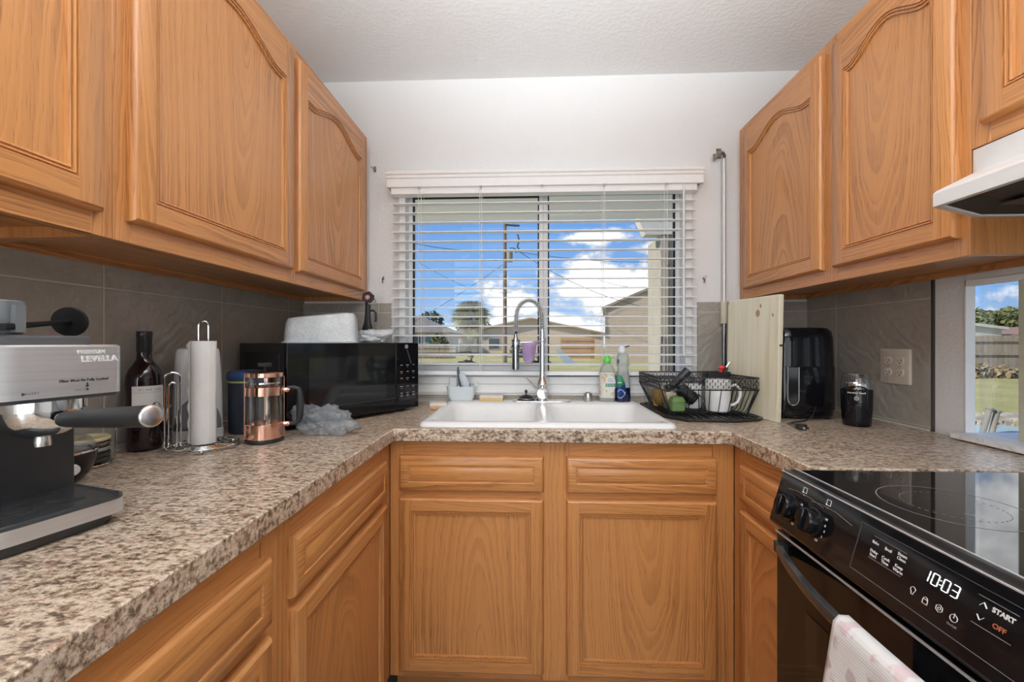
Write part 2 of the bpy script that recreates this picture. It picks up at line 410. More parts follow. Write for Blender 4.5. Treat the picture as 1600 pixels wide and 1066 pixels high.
def text(name, body, size, mat, parent, M, depth=.0004, align='CENTER', bold=0, world=True):
    """lettering as a thin mesh; M places the text plane (x right, y up) in the world"""
    c = bpy.data.curves.new(name, 'FONT'); c.body = body; c.size = size; c.extrude = depth; c.align_x = align; c.align_y = 'CENTER'; c.offset = bold; c.resolution_u = 3
    t = bpy.data.objects.new(name+'_tmp', c)
    COL.objects.link(t)
    bpy.context.view_layer.update()
    me = bpy.data.meshes.new_from_object(t.evaluated_get(bpy.context.evaluated_depsgraph_get()))
    bpy.data.objects.remove(t)
    me.name = name
    me.transform((XF[parent].inverted() if world else Matrix.Identity(4)) @ M)
    me.materials.clear(); me.materials.append(mat)
    o = bpy.data.objects.new(name, me); COL.objects.link(o); o.parent = parent; XF[o] = XF[parent]
    return o
def frame(o, x, y):
    """4x4 with origin o, x axis and y axis"""
    x = Vector(x).normalized(); y = Vector(y).normalized(); z = x.cross(y)
    M = Matrix((x, y, z)).transposed().to_4x4(); M.translation = Vector(o); return M
def dup(o, parent=None):
    c = o.copy(); COL.objects.link(c)
    if parent: c.parent = parent
    for ch in list(o.children): dup(ch, c)
    return c
def lerp(a, b, t): return a+(b-a)*t

# ------------------------------------------------------------------ room shell
XL, XR, YB, ZC, ZT = -1.068, 1.25, 1.95, 2.41, .914      # left, right, back wall, ceiling, counter top
YR = -3.0
b = MB(); b.box(XL-.14, XR+.14, YR-.14, YB+.14, -.12, 0); struct('floor', b, FLOORM)
b = MB(); b.box(XL-.14, XR+.14, YR-.14, YB+.14, ZC, ZC+.12); struct('ceiling', b, CEIL)
b = MB(); b.box(XL-.14, XL, YR-.14, YB+.14, 0, ZC); struct('wall_left', b, WALL)
b = MB(); b.box(XL, XR, YR-.14, YR, 0, ZC); struct('wall_rear', b, WALL)
WX0, WX1, WZ0, WZ1 = -.605, .735, .985, 1.935
b = MB()
b.box(XL, WX0, YB, YB+.14, 0, ZC); b.box(WX1, XR, YB, YB+.14, 0, ZC); b.box(WX0, WX1, YB, YB+.14, 0, WZ0); b.box(WX0, WX1, YB, YB+.14, WZ1, ZC)
struct('wall_back', b, WALL)
RY0, RY1, RZ0, RZ1 = .90, 1.262, .93, 1.366
b = MB()
b.box(XR, XR+.14, YR-.14, RY0, 0, ZC); b.box(XR, XR+.022, RY1, YB+.14, 0, ZC); b.box(XR, XR+.14, RY0, RY1, 0, RZ0); b.box(XR, XR+.14, RY0, RY1, RZ1, ZC)
struct('wall_right', b, WALL)
# backsplash tile
b = MB(); b.box(XL, XL+.008, -.6, YB, ZT, 1.385); struct('trim_1', b, TILE_L)
b = MB(); b.box(XL+.008, -.643, YB-.008, YB, ZT, 1.37); b.box(-.643, .76, YB-.008, YB, ZT, .944); b.box(.76, XR-.008, YB-.008, YB, ZT, 1.37); struct('trim_2', b, TILE_B)
b = MB(); b.box(XR-.008, XR, 1.362, YB-.008, ZT, 1.385); struct('trim_3', b, TILE_R)
b = MB(); b.box(XR-.006, XR, 1.354, 1.362, ZT, 1.385); struct('trim_4', b, plain('dark_tile_edge', (.05, .045, .04), .8))
# caulk bead where tile meets the counter
b = MB(); b.bar((XR-.010, 1.365, ZT+.002), (XR-.010, YB-.01, ZT+.002), .005); b.bar((XL+.010, -.4, ZT+.002), (XL+.010, YB-.01, ZT+.002), .005); b.bar((XL+.01, YB-.010, ZT+.002), (XR-.01, YB-.010, ZT+.002), .005)
struct('trim_5', b, plain('caulk', (.62, .58, .52), .6))

# ------------------------------------------------------------------ window over the sink
wy = YB+.035
b = MB(); t_ = .03
def rectframe(b, x0, x1, z0, z1, w, y0, y1, wb=None, wt=None):
    wb = w if wb is None else wb; wt = w if wt is None else wt
    b.box(x0, x0+w, y0, y1, z0, z1); b.box(x1-w, x1, y0, y1, z0, z1); b.box(x0+w, x1-w, y0, y1, z0, z0+wb); b.box(x0+w, x1-w, y0, y1, z1-wt, z1)
rectframe(b, WX0, WX1, WZ0, WZ1, .03, YB-.012, YB+.10, .012, .02)
win = struct('window_1', b, VINYL, bevel=.002)
b = MB(); rectframe(b, -.575, .066, 1.00, 1.915, .022, YB+.045, YB+.075, .081, .031); obj('sash', b, VINYL, win, bevel=.002)
b = MB(); rectframe(b, .066, .705, 1.00, 1.915, .024, YB+.060, YB+.088, .028, .016); obj('sash', b, VINYL, win, bevel=.002)
b = MB(); b.box(-.553, .044, YB+.062, YB+.066, 1.081, 1.884); obj('glass_pane', b, PANE, win)
b = MB(); b.box(.090, .681, YB+.074, YB+.078, 1.028, 1.899); obj('glass_pane', b, PANE, win)
b = MB(); rectframe(b, -.555, .046, 1.079, 1.886, .006, YB+.043, YB+.060, .004, .013); rectframe(b, .088, .683, 1.026, 1.901, .006, YB+.058, YB+.074, .004, .015); obj('gasket', b, GASKET, win)
# sill board and apron below the sash
b = MB(); b.box(-.640, .762, YB-.022, YB-.001, .997, 1.030); b.box(-.640, .762, YB-.014, YB-.001, .944, .992); b.box(-.640, .762, YB-.02, YB-.001, .954, .966)
o = struct('window_sill', b, VINYL, bevel=.003)
# blind
bl = thing('window_blind', 'white horizontal slat blind with moulded valance over the sink window', 'blind', (.056, YB-.04, 1.02))
b = MB(); b.box(-.626, .738, YB-.062, YB-.012, 1.858, 1.905); obj('headrail', b, VINYL, bl, bevel=.002)
b = MB()
prof = [(y, z-.026) for y, z in [(YB-.001, 1.985), (YB-.075, 1.985), (YB-.083, 1.978), (YB-.083, 1.968), (YB-.078, 1.964), (YB-.078, 1.952), (YB-.074, 1.949), (YB-.074, 1.912), (YB-.062, 1.912), (YB-.062, 1.97), (YB-.001, 1.97)]]
b.loft([[(x, y, z) for y, z in prof] for x in (-.643, .762)])
b.box(-.643, -.635, YB-.07, YB-.001, 1.886, 1.944); b.box(.754, .762, YB-.07, YB-.001, 1.886, 1.944)
obj('valance', b, VINYL, bl, bevel=.0015)
b = MB(); tilt = math.tan(R(4.6))
for k in range(18):
    z = 1.8195-.0428*k; w = .025; dz = w*tilt
    y0, y1 = YB-.037-w, YB-.037+w
    b.loft([[(x, y0, z-dz), (x, (y0+y1)/2, z+.0022), (x, y1, z+dz), (x, y1, z+dz-.003), (x, (y0+y1)/2, z-.0008), (x, y0, z-dz-.003)] for x in (-.626, .738)])
obj('slats', b, SLATM, bl, sharp=60)
b = MB(); b.box(-.626, .738, YB-.060, YB-.014, 1.040, 1.058); obj('bottom_rail', b, SLATM, bl, bevel=.002)
for x in (-.500, -.488, -.222, -.214, .327, .335, .595, .607):
    for y in (YB-.0635, YB-.0105):
        b = MB(); b.cyl((x, y, 1.055), (x, y, 1.895), .0009, seg=6); obj('ladder_cord', b, CORD, bl)
CLIPM = plain('clip_grey', (.35, .35, .35), .4)
for x in (-.494, -.218, .056, .331, .601): b = MB(); b.box(x-.004, x+.004, YB-.078, YB-.074, 1.877, 1.887); obj('valance_clip', b, CLIPM, bl)
b = MB(); b.cyl((.676, YB-.072, 1.880), (.676, YB-.072, 1.13), .0045, seg=8); b.cyl((.676, YB-.072, 1.880), (.676, YB-.060, 1.895), .002, seg=6); obj('wand', b, CORD, bl)

# window in the right wall
b = MB()
x0, x1 = XR-.004, XR+.022
b.box(x0, x1, RY1-.004, RY1, RZ0, RZ1); b.box(x0, x1, RY0, RY0+.02, RZ0, RZ1); b.box(x0, x1, RY0, RY1, RZ1-.016, RZ1)
win2 = struct('window_2', b, VINYL, bevel=.001)
b = MB(); b.box(XR-.045, XR+.13, RY0, RY1+.0, RZ0-.013, RZ0+.003); obj('sill', b, paint('rough_white_sill', (.86, .86, .85), .6, 60, 1.0), win2, bevel=.002)
b = MB(); b.box(XR+.018, XR+.05, 1.116, 1.149, RZ0, RZ1-.016); obj('mullion', b, plain('almond_frame', (.56, .56, .44), .5), win2, bevel=.001)
b = MB(); b.box(XR+.032, XR+.036, RY0+.02, RY1-.004, RZ0, RZ1-.016); obj('glass_pane', b, PANE, win2)

# ------------------------------------------------------------------ oak cabinets
def door_mesh(O, U, W, w, h, kind, st=.046, th=.019, arch=.05):
    """O lower corner, U across, W outward (unit vectors), z up; kind arch / flat / drawer"""
    O, U, W = Vector(O), Vector(U), Vector(W); Z = Vector((0, 0, 1))
    P = lambda a, c, d: O + U*a + Z*c + W*d
    b = MB(); c = .007
    def strip(A, B, g=None):
        n = len(A); b.ctr = None
        b.add(A+B, [(i, (i+1) % n, n+(i+1) % n, n+i) for i in range(n)], g)
    rect = lambda i, d: [P(i, i, d), P(w-i, i, d), P(w-i, h-i, d), P(i, h-i, d)]
    back, side, e1, e2, front = rect(0, 0), rect(0, th-.011), rect(.0015, th-.006), rect(.004, th-.002), rect(c, th)
    b.ctr = tuple(P(w/2, h/2, 0))
    def side_strip(A, B):
        # four sides with their own grain
        for i in range(4):
            j = (i+1) % 4; gr = U if i in (0, 2) else Z
            b.add([A[i], A[j], B[j], B[i]], [(0, 1, 2, 3)], tuple(gr))
    b.add(back, [(3, 2, 1, 0)], (0, 0, 1))
    for A, B in ((back, side), (side, e1), (e1, e2), (e2, front)): side_strip(A, B)
    if kind == 'drawer':
        m = .030
        g0 = rect(m, th); g1 = rect(m+.002, th-.0025); g2 = rect(m+.006, th-.0025); g3 = rect(m+.009, th-.0005)
        gg = tuple(U)
        for A, B in ((front, g0), (g0, g1), (g1, g2), (g2, g3)):
            b.add(A+B, [(i, (i+1) % 4, 4+(i+1) % 4, 4+i) for i in range(4)], gg)
        b.add(g3, [(0, 1, 2, 3)], gg)
        return b
    # opening outline (bottom-left, bottom-right, then top from right to left)
    K = 28; x0, x1, y0 = st, w-st, st
    yt = h-st if kind == 'flat' else h-st-.012-arch
    def top(x):
        if kind == 'flat': return yt
        t = abs(2*(x-x0)/(x1-x0)-1)
        if t > .80: return yt
        q = t/.80
        return yt + arch*(.5+.5*math.cos(PI*q))**.72
    tops = [(lerp(x1, x0, i/K), top(lerp(x1, x0, i/K))) for i in range(K+1)]
    outline = [(x0, y0), (x1, y0)] + tops
    b.ctr = tuple(P(st/2, h/2, 0)); b.add([P(c, c, th), P(x0, c, th), P(x0, h-c, th), P(c, h-c, th)], [(0, 1, 2, 3)], (0, 0, 1))
    b.ctr = tuple(P(w-st/2, h/2, 0)); b.add([P(x1, c, th), P(w-c, c, th), P(w-c, h-c, th), P(x1, h-c, th)], [(0, 1, 2, 3)], (0, 0, 1))
    b.ctr = tuple(P(w/2, st/2, 0)); b.add([P(x0, c, th), P(x1, c, th), P(x1, y0, th), P(x0, y0, th)], [(0, 1, 2, 3)], tuple(U))
    b.ctr = tuple(P(w/2, h-st, 0))
    tv = [P(x, y, th) for x, y in tops] + [P(x, h-c, th) for x, y in tops]; n = K+1
    b.add(tv, [(i+1, i, n+i, n+i+1) for i in range(K)], tuple(U))
    # moulding and panel
    def inset(poly, d):
        out = []; m = len(poly)
        for i in range(m):
            p0, p1, p2 = Vector(poly[i-1]), Vector(poly[i]), Vector(poly[(i+1) % m])
            a = (p1-p0); q = (p2-p1)
            a = a.normalized() if a.length > 1e-9 else q.normalized(); q = q.normalized() if q.length > 1e-9 else a
            na, nq = Vector((-a.y, a.x)), Vector((-q.y, q.x)); s_ = (na+nq)
            s_ = s_/max(.35, s_.dot(na)) if s_.length > 1e-6 else na
            out.append(tuple(p1 + s_*d))
        return out
    lv = [(0, th), (.0008, th-.0042), (.0026, th-.0042), (.0036, th-.0012), (.0064, th-.0020), (.0072, th-.0060), (.0092, th-.0060), (.0104, th-.0032), (.0140, th-.0044), (.0152, th-.0095)]
    loops = []; base = outline
    for d, z in lv: loops.append([P(x, y, z) for x, y in inset(outline, d)] if d else [P(x, y, z) for x, y in outline])
    b.ctr = tuple(P(w/2, h/2, 0))
    for A, B in zip(loops, loops[1:]):
        m = len(A); b.add(A+B, [(i, (i+1) % m, m+(i+1) % m, m+i) for i in range(m)], (0, 0, 1))
    L = loops[-1]
    # panel as vertical strips under the arch
    bl_, br_ = L[0], L[1]; tp = L[2:]
    pv = list(tp); bot = [Vector((p.x, p.y, bl_.z)) for p in tp]; n = len(tp)
    b.cath = True; b.add(pv+bot, [(i+1, i, n+i, n+i+1) for i in range(n-1)], (0, 0, 1)); b.cath = False
    return b

def cabinet_box(U0, U1, F, Bk, z0, z1, axis, stiles, rails, side=.016, recess=.0):
    """face-frame carcass. axis 'y': runs along y with its face at x=F and back at x=Bk; axis 'x': runs along x, face y=F, back y=Bk.
    stiles: list of (a0,a1); rails: list of (z0,z1)"""
    b = MB(); sg = 1 if Bk > F else -1
    f1 = F + sg*.019
    def bx(a0, a1, p, q, zz0, zz1, g):
        p, q = min(p, q), max(p, q)
        if axis == 'y': b.box(p, q, a0, a1, zz0, zz1, g)
        else: b.box(a0, a1, p, q, zz0, zz1, g)
    al = (0, 1, 0) if axis == 'y' else (1, 0, 0)
    for a0, a1 in stiles: bx(a0, a1, F, f1, z0, z1, (0, 0, 1))
    S_ = sorted(stiles)
    for (r0, r1) in rails:
        for (p, q) in zip(S_, S_[1:]): bx(p[1], q[0], F, f1, r0, r1, al)
    bx(U0, U0+side, f1, Bk, z0, z1, (0, 0, 1)); bx(U1-side, U1, f1, Bk, z0, z1, (0, 0, 1))
    return b, bx, f1, al

def wall_cabinet(name, label, U0, U1, F, Bk, z0, z1, doors, mid=(), outw=1, kind='arch'):
    t = thing(name, label, 'cabinet', ((F+Bk)/2, (U0+U1)/2, z0))
    stiles = [(U0, U0+.038)] + list(mid) + [(U1-.038, U1)]
    b, bx, f1, al = cabinet_box(U0, U1, F, Bk, z0, z1, 'y', stiles, [(z0, z0+.045), (z1-.04, z1)])
    bx(U0+.016, U1-.016, f1, Bk, z0+.020, z0+.030, al); bx(U0+.016, U1-.016, f1, Bk, z1-.012, z1, al)
    bx(U0+.016, U1-.016, Bk, Bk+(.012 if F > Bk else -.012), z0+.002, z1, al)
    obj('carcass', b, OAK_U, t, bevel=.0008, seg=1)
    W = (outw, 0, 0)
    for (a0, a1, d0, d1) in doors:
        if outw > 0: m = door_mesh((F, a1, d0), (0, -1, 0), W, a1-a0, d1-d0, kind)
        else: m = door_mesh((F, a0, d0), (0, 1, 0), W, a1-a0, d1-d0, kind)
        # W x U orientation does not matter: normals are recalculated
        obj('door', m, OAK_U, t)
    return t
LF, RF = -.760, .950
wall_cabinet('wall_cabinet', 'oak upper cabinet at the left, above the espresso machine', -.20, .7398, LF, XL+.008, 1.38, 2.145, [(-.15, .236, 1.42, 2.112), (.262, .713, 1.42, 2.112)], [(.236, .262)])
wall_cabinet('wall_cabinet', 'oak upper cabinet with two arched doors above the microwave', .740, YB-.001, LF, XL+.008, 1.38, 2.145, [(.765, 1.311, 1.42, 2.112), (1.340, 1.893, 1.42, 2.112)], [(1.300, 1.350)])
wall_cabinet('wall_cabinet', 'oak upper cabinet with two arched doors above the air fryer', .949, YB-.001, RF, XR-.008, 1.38, 2.145, [(.968, 1.346, 1.42, 2.112), (1.394, 1.893, 1.42, 2.112)], [(1.340, 1.400)], -1)
wall_cabinet('wall_cabinet', 'short oak upper cabinet directly above the white range hood', .188, .948, RF, XR-.001, 1.605, 2.145, [(.21, .56, 1.645, 2.112), (.575, .918, 1.645, 2.112)], [(.55, .585)], -1, 'flat')

def base_cabinet(name, label, U0, U1, F, Bk, axis, cols, stiles, outw, uref):
    """cols: list of (a0,a1,[parts]) with parts drawer/door"""
    ctr = ((F+Bk)/2, (U0+U1)/2, 0) if axis == 'y' else ((U0+U1)/2, (F+Bk)/2, 0)
    t = thing(name, label, 'cabinet', ctr)
    z0, z1 = .10, ZT-.041
    b, bx, f1, al = cabinet_box(U0, U1, F, Bk, z0, z1, axis, stiles, [(z0, z0+.04), (.668, .728), (z1-.066, z1)])
    sg = 1 if Bk > F else -1
    bx(U0+.016, U1-.016, f1, Bk, z0, z0+.016, al); bx(U0+.016, U1-.016, Bk-sg*.01, Bk, z0, z1, al)
    bx(U0, U1, F+sg*.075, F+sg*.09, 0, z0, al)
    bx(U0, U0+.016, F+sg*.09, Bk, 0, z0, al); bx(U1-.016, U1, F+sg*.09, Bk, 0, z0, al)
    obj('carcass', b, OAK_B, t, bevel=.0008, seg=1)
    for a0, a1, parts in cols:
        for k in parts:
            zz = (.709, .824) if k == 'drawer' else (.126, .688)
            if axis == 'y':
                m = door_mesh((F, a0, zz[0]), (0, 1, 0), (outw, 0, 0), a1-a0, zz[1]-zz[0], 'drawer' if k == 'drawer' else 'flat', st=.040)
            else:
                m = door_mesh((a0, F, zz[0]), (1, 0, 0), (0, outw, 0), a1-a0, zz[1]-zz[0], 'drawer' if k == 'drawer' else 'flat', st=.040)
            obj('drawer_front' if k == 'drawer' else 'door', m, OAK_B, t)
    return t
BF = 1.364
base_cabinet('base_cabinet', 'oak sink base cabinet with two doors under the white sink', -.455, .647, BF, YB-.001, 'x', [(-.421, .046, ['drawer', 'door']), (.118, .589, ['drawer', 'door'])], [(-.455, -.412), (.036, .128), (.580, .647)], -1, 0)
base_cabinet('base_cabinet', 'oak drawer and door base cabinet in the inner left corner beside the sink base', .742, BF-.001, -.456, XL+.001, 'y', [(.776, 1.293, ['drawer', 'door'])], [(.742, .786), (1.285, BF-.001)], 1, 0)
base_cabinet('base_cabinet', 'oak drawer and door base cabinet below the espresso machine', -.20, .741, -.456, XL+.001, 'y', [(.245, .708, ['drawer', 'door']), (-.17, .205, ['drawer', 'door'])], [(-.20, -.16), (.195, .255), (.698, .741)], 1, 0)
base_cabinet('base_cabinet', 'narrow oak base cabinet between sink base and black range', .952, BF-.001, .648, XR-.001, 'y', [(.975, 1.298, ['drawer', 'door'])], [(.952, .985), (1.290, BF-.001)], -1, 0)

# ------------------------------------------------------------------ worktop with the sink cut-out
SX0, SX1, SY0, SY1 = -.345, .457, 1.372, 1.888
b = MB(); z0, z1 = ZT-.040, ZT
xs = [XL+.009, -.432, SX0, SX1, .624, XR-.009]; ys = [-.22, .957, 1.330, SY0, SY1, YB-.009]
cells = set()
for i in range(5):
    for j in range(5):
        left = i == 0; back = j >= 2; right = i == 4 and j >= 1
        if (left or back or right) and not (i == 2 and j == 3): cells.add((i, j))
vid = {}; vv = []; ff = []
def vtx(i, j, k):
    if (i, j, k) not in vid: vid[(i, j, k)] = len(vv); vv.append((xs[i], ys[j], (z0, z1)[k]))
    return vid[(i, j, k)]
for (i, j) in cells:
    ff.append([vtx(i, j, 1), vtx(i+1, j, 1), vtx(i+1, j+1, 1), vtx(i, j+1, 1)]); ff.append([vtx(i, j, 0), vtx(i, j+1, 0), vtx(i+1, j+1, 0), vtx(i+1, j, 0)])
    for di, dj, e in ((-1, 0, ((i, j+1), (i, j))), (1, 0, ((i+1, j), (i+1, j+1))), (0, -1, ((i, j), (i+1, j))), (0, 1, ((i+1, j+1), (i, j+1)))):
        if (i+di, j+dj) not in cells:
            (a, c), (d, e_) = e
            ff.append([vtx(a, c, 0), vtx(d, e_, 0), vtx(d, e_, 1), vtx(a, c, 1)])
b.add(vv, ff)
ct = obj('countertop', b, LAM, bevel=.0025, seg=2); tag(ct, 'speckled brown laminate countertop running round three sides under the window', 'countertop')

# ------------------------------------------------------------------ sink
sk = thing('kitchen_sink', 'white double bowl drop-in sink under the window', 'sink', (.056, 1.63, ZT))
X0, X1, Y0, Y1 = -.362, .473, 1.356, 1.902; cxm = .056
b = MB(); zr = ZT+.016
n = 6
W_, H_ = X1-X0, Y1-Y0; CXX, CYY = (X0+X1)/2, (Y0+Y1)/2
L = []
for ins, z, r in ((.0, ZT+.0005, .030), (.0, ZT+.006, .030), (.004, ZT+.012, .028), (.012, zr, .022), (.020, zr, .001)):
    L.append([(x, y, z) for x, y in rr(W_-2*ins, H_-2*ins, r, n, CXX, CYY)])
b.loft(L, False, False)
ix0, ix1, iy0, iy1 = X0+.020, X1-.020, Y0+.020, Y1-.020
for (a0, a1) in ((ix0, cxm), (cxm, ix1)):
    m0 = .012 if a0 == ix0 else .016; m1 = .012 if a1 == ix1 else .016
    cx_, w_ = (a0+a1)/2, a1-a0
    bx0, bx1, by0, by1 = a0+m0, a1-m1, iy0+.010, iy1-.085
    bw, bh, bcx, bcy = bx1-bx0, by1-by0, (bx0+bx1)/2, (by0+by1)/2
    L = [[(x, y, zr) for x, y in rr(w_, iy1-iy0, .0005, n, cx_, (iy0+iy1)/2)]]
    for ins, z, r in ((0, zr, .045), (.006, zr-.006, .045), (.012, zr-.020, .05), (.020, zr-.16, .055), (.045, zr-.185, .05), (.12, zr-.19, .05)):
        L.append([(x, y, z) for x, y in rr(bw-2*ins, bh-2*ins, min(r, bh/2-ins-.001), n, bcx, bcy)])
    b.loft(L, False, True)
obj('basin', b, PORC, sk, sharp=50)
for cxd in (-.145, .257):
    b = MB(); b.lathe([(.001, -.001), (.042, -.001), (.045, .002), (.042, .004), (.030, .001), (.001, .0)], (cxd, 1.59, zr-.188)); obj('drain', b, CHROME, sk)
ZS = zr            # top of the sink deck

# ------------------------------------------------------------------ faucet
fc = thing('kitchen_faucet', 'tall chrome spring neck faucet at the back of the sink', 'faucet', (.057, 1.855, ZS))
fx, fy = .057, 1.855
b = MB(); b.loft([[(x, y, z) for x, y in rr(.262-2*i, .058-2*i, .028-i, 6, .054, fy)] for i, z in ((0, ZS+.0005), (0, ZS+.004), (.003, ZS+.0065))]); obj('deck_plate', b, CHROME, fc)
b = MB(); b.lathe([(.026, ZS+.006), (.026, ZS+.012), (.022, ZS+.018), (.020, ZS+.05), (.0205, ZS+.06), (.025, ZS+.075), (.021, ZS+.085), (.0165, ZS+.10), (.014, ZS+.115), (.0125, ZS+.13), (.0125, ZS+.255), (.0145, ZS+.256), (.0145, ZS+.275), (.011, ZS+.277), (.011, ZS+.30), (.0095, ZS+.315)], (fx, fy, 0)); obj('riser', b, CHROME, fc, sharp=30)
b = MB(); b.cyl((fx, fy-.015, ZS+.038), (fx, fy-.034, ZS+.038), .0245, seg=28); b.cyl((fx, fy+.01, ZS+.038), (fx, fy-.015, ZS+.038), .0215, seg=28); b.tube([(fx-.018, fy-.026, ZS+.050), (fx-.045, fy-.036, ZS+.078), (fx-.074, fy-.046, ZS+.112)], [.0055, .005, .0045], 10); obj('handle', b, CHROME, fc, bevel=.001)
pts = []; zA = ZS+.315; rA = .0555
path = [(fx - .0, fy, zA + .02*i/4) for i in range(5)]
path = [Vector((fx, fy, zA))]
for i in range(1, 6): path.append(Vector((fx-.001*i*.4, fy, zA + .055*i/5)))
for i in range(1, 25):
    a = PI*i/24; path.append(Vector((fx-.002-rA + rA*math.cos(a), fy-.004*i/24, zA+.055 + rA*1.30*math.sin(a))))
for i in range(1, 6): path.append(Vector((fx-.002-2*rA-.0005*i, fy-.004, zA+.055-.065*i/5)))
b = MB(); b.tube(path + [Vector((fx-.116, fy-.004, zA-.02)), Vector((fx-.1165, fy-.004, zA-.07))], .0052, 10); obj('hose', b, BLACKS, fc)
# spring coil round the hose
ln = [0]
for p, q in zip(path, path[1:]): ln.append(ln[-1]+(q-p).length)
def at(s):
    for i in range(len(path)-1):
        if ln[i+1] >= s: t = (s-ln[i])/(ln[i+1]-ln[i]); return path[i].lerp(path[i+1], t), (path[i+1]-path[i]).normalized()
    return path[-1], (path[-1]-path[-2]).normalized()
tot = ln[-1]-1e-4; turns = 46; cp = []
for i in range(turns*12+1):
    s_ = tot*i/(turns*12); p, t = at(s_); side = Vector((0, 1, 0)); nn = t.cross(side).normalized(); a = 2*PI*i/12
    cp.append(p + (side*math.cos(a)+nn*math.sin(a))*.0105)
b = MB(); b.tube(cp, .0016, 6); obj('spring', b, CHROME, fc, sharp=80)
hx = fx-.1165
b = MB(); b.cyl((hx, fy-.004, zA-.02), (hx, fy-.004, ZS+.285), .0075, seg=14); b.cyl((hx, fy-.004, ZS+.285), (hx, fy-.004, ZS+.270), .0075, .012, seg=18); b.cyl((hx, fy-.004, ZS+.270), (hx, fy-.004, ZS+.235), .0185, seg=22); b.cyl((hx, fy-.004, ZS+.232), (hx, fy-.004, ZS+.142), .0155, .0165, seg=22); b.cyl((hx, fy-.004, ZS+.142), (hx, fy-.004, ZS+.138), .0135, seg=22); obj('spray_head', b, [plain('dark_chrome', (.30, .31, .32), .12, 1)], fc, bevel=.001)
b = MB(); b.cyl((fx, fy, ZS+.262), (hx, fy-.004, ZS+.254), .004, seg=8); b.cyl((hx, fy-.004, ZS+.247), (hx, fy-.004, ZS+.261), .0195, seg=22); obj('hose_holder', b, CHROME, fc)
# purple silicone sponge pouch hanging between riser and spray head
pp = thing('sponge_holder', 'purple silicone sponge pouch hanging from the faucet arm', 'sponge holder', (.0, 1.84, ZS+.17))
PURP = plain('purple_silicone', (.36, .25, .44), .55, var=.05)
def pouch(u, v):
    a = 2*PI*u; z = lerp(ZS+.258, ZS+.172, v); w = lerp(.0315, .020, v**1.5)*(1 if v < .97 else .6); d = lerp(.014, .010, v)
    dz = .016*(math.cos(a)*.6)*(1-v)
    return (.001 - .004*v + w*math.cos(a), fy-.022-(.0 if v < .5 else .0) + d*math.sin(a), z + dz*(.8))
b = MB(); b.sheet(pouch, 28, 10)
b.loft([[pouch(i/28, 1.0) for i in range(28)]], True, False)
for k in range(5):
    x = -.018+.009*k; b.tube([(x+.004, fy-.0365, ZS+.242), (x, fy-.0345, ZS+.19)], .0011, 5)
obj('pouch', b, PURP, pp, sharp=60, solid=.0018)
b = MB(); b.tube([(.022, fy-.022, ZS+.246), (.036, fy-.024, ZS+.262), (.052, fy-.020, ZS+.262)], .003, 6); b.ring((fx, fy, ZS+.262), .0162, .0024, n=24); obj('strap', b, PURP, pp)

# ------------------------------------------------------------------ range (slide-in, faces the aisle)
G0, G1 = .190, .947
rg = thing('kitchen_range', 'black slide-in electric range with sloped front control panel', 'range', (.87, (G0+G1)/2, 0))
b = MB(); b.box(.575, XR-.02, G0+.002, G1-.002, .06, .895); b.box(.60, XR-.06, G0+.03, G1-.03, .0, .06); obj('body', b, BLACKM, rg, bevel=.003)
# glass cooktop with burner rings
m, N, L, B = new_mat('ceramic_glass'); g = NG(N, L); tc, xyz = g.coords()
sw = g.noise(g.vec(g.m('MULTIPLY', g.m('ADD', xyz[0], g.m('MULTIPLY', xyz[1], .8)), 60), g.m('MULTIPLY', g.m('SUBTRACT', xyz[1], xyz[0]), 6)), 1, 4, .6)
pt = g.noise(tc, 6, 3)
smear = g.m('MULTIPLY', g.smooth(sw, .54, .72), g.smooth(pt, .48, .64))
L.new(g.mix(g.m('MULTIPLY', smear, .22), (.006, .006, .007), (.55, .55, .55)), B.inputs['Base Color'])
L.new(g.m('ADD', .045, g.m('MULTIPLY', smear, .25)), B.inputs['Roughness']); B.inputs['Coat Weight'].default_value = .3; B.inputs['Coat Roughness'].default_value = .03
CERAM = m
b = MB(); b.loft([[(x, y, z) for x, y in rr(XR-.03-.582-2*i, G1-G0-2*i, .012, 4, (.582+XR-.03)/2, (G0+G1)/2)] for i, z in ((0, .895), (0, .9105), (.002, .9125))]); obj('cooktop', b, CERAM, rg, sharp=30)
RINGM = plain('burner_print', (.20, .20, .20), .4)
for cx_, cy_, r1, r2 in ((.722, .752, .098, .066), (.722, .385, .112, .075), (1.03, .752, .078, None), (1.03, .385, .09, None)):
    b = MB()
    def annulus(ra, rb, a0=0, a1=2*PI, n=72):
        b.sheet(lambda u, v: (cx_+lerp(ra, rb, v)*math.cos(lerp(a0, a1, u)), cy_+lerp(ra, rb, v)*math.sin(lerp(a0, a1, u)), .9129), n, 1)
    annulus(r1, r1+.0016)
    if r2:
        for k in range(40): annulus(r2, r2+.0014, 2*PI*k/40, 2*PI*(k+.45)/40, 2)
    obj('burner_ring', b, RINGM, rg, recalc=False)
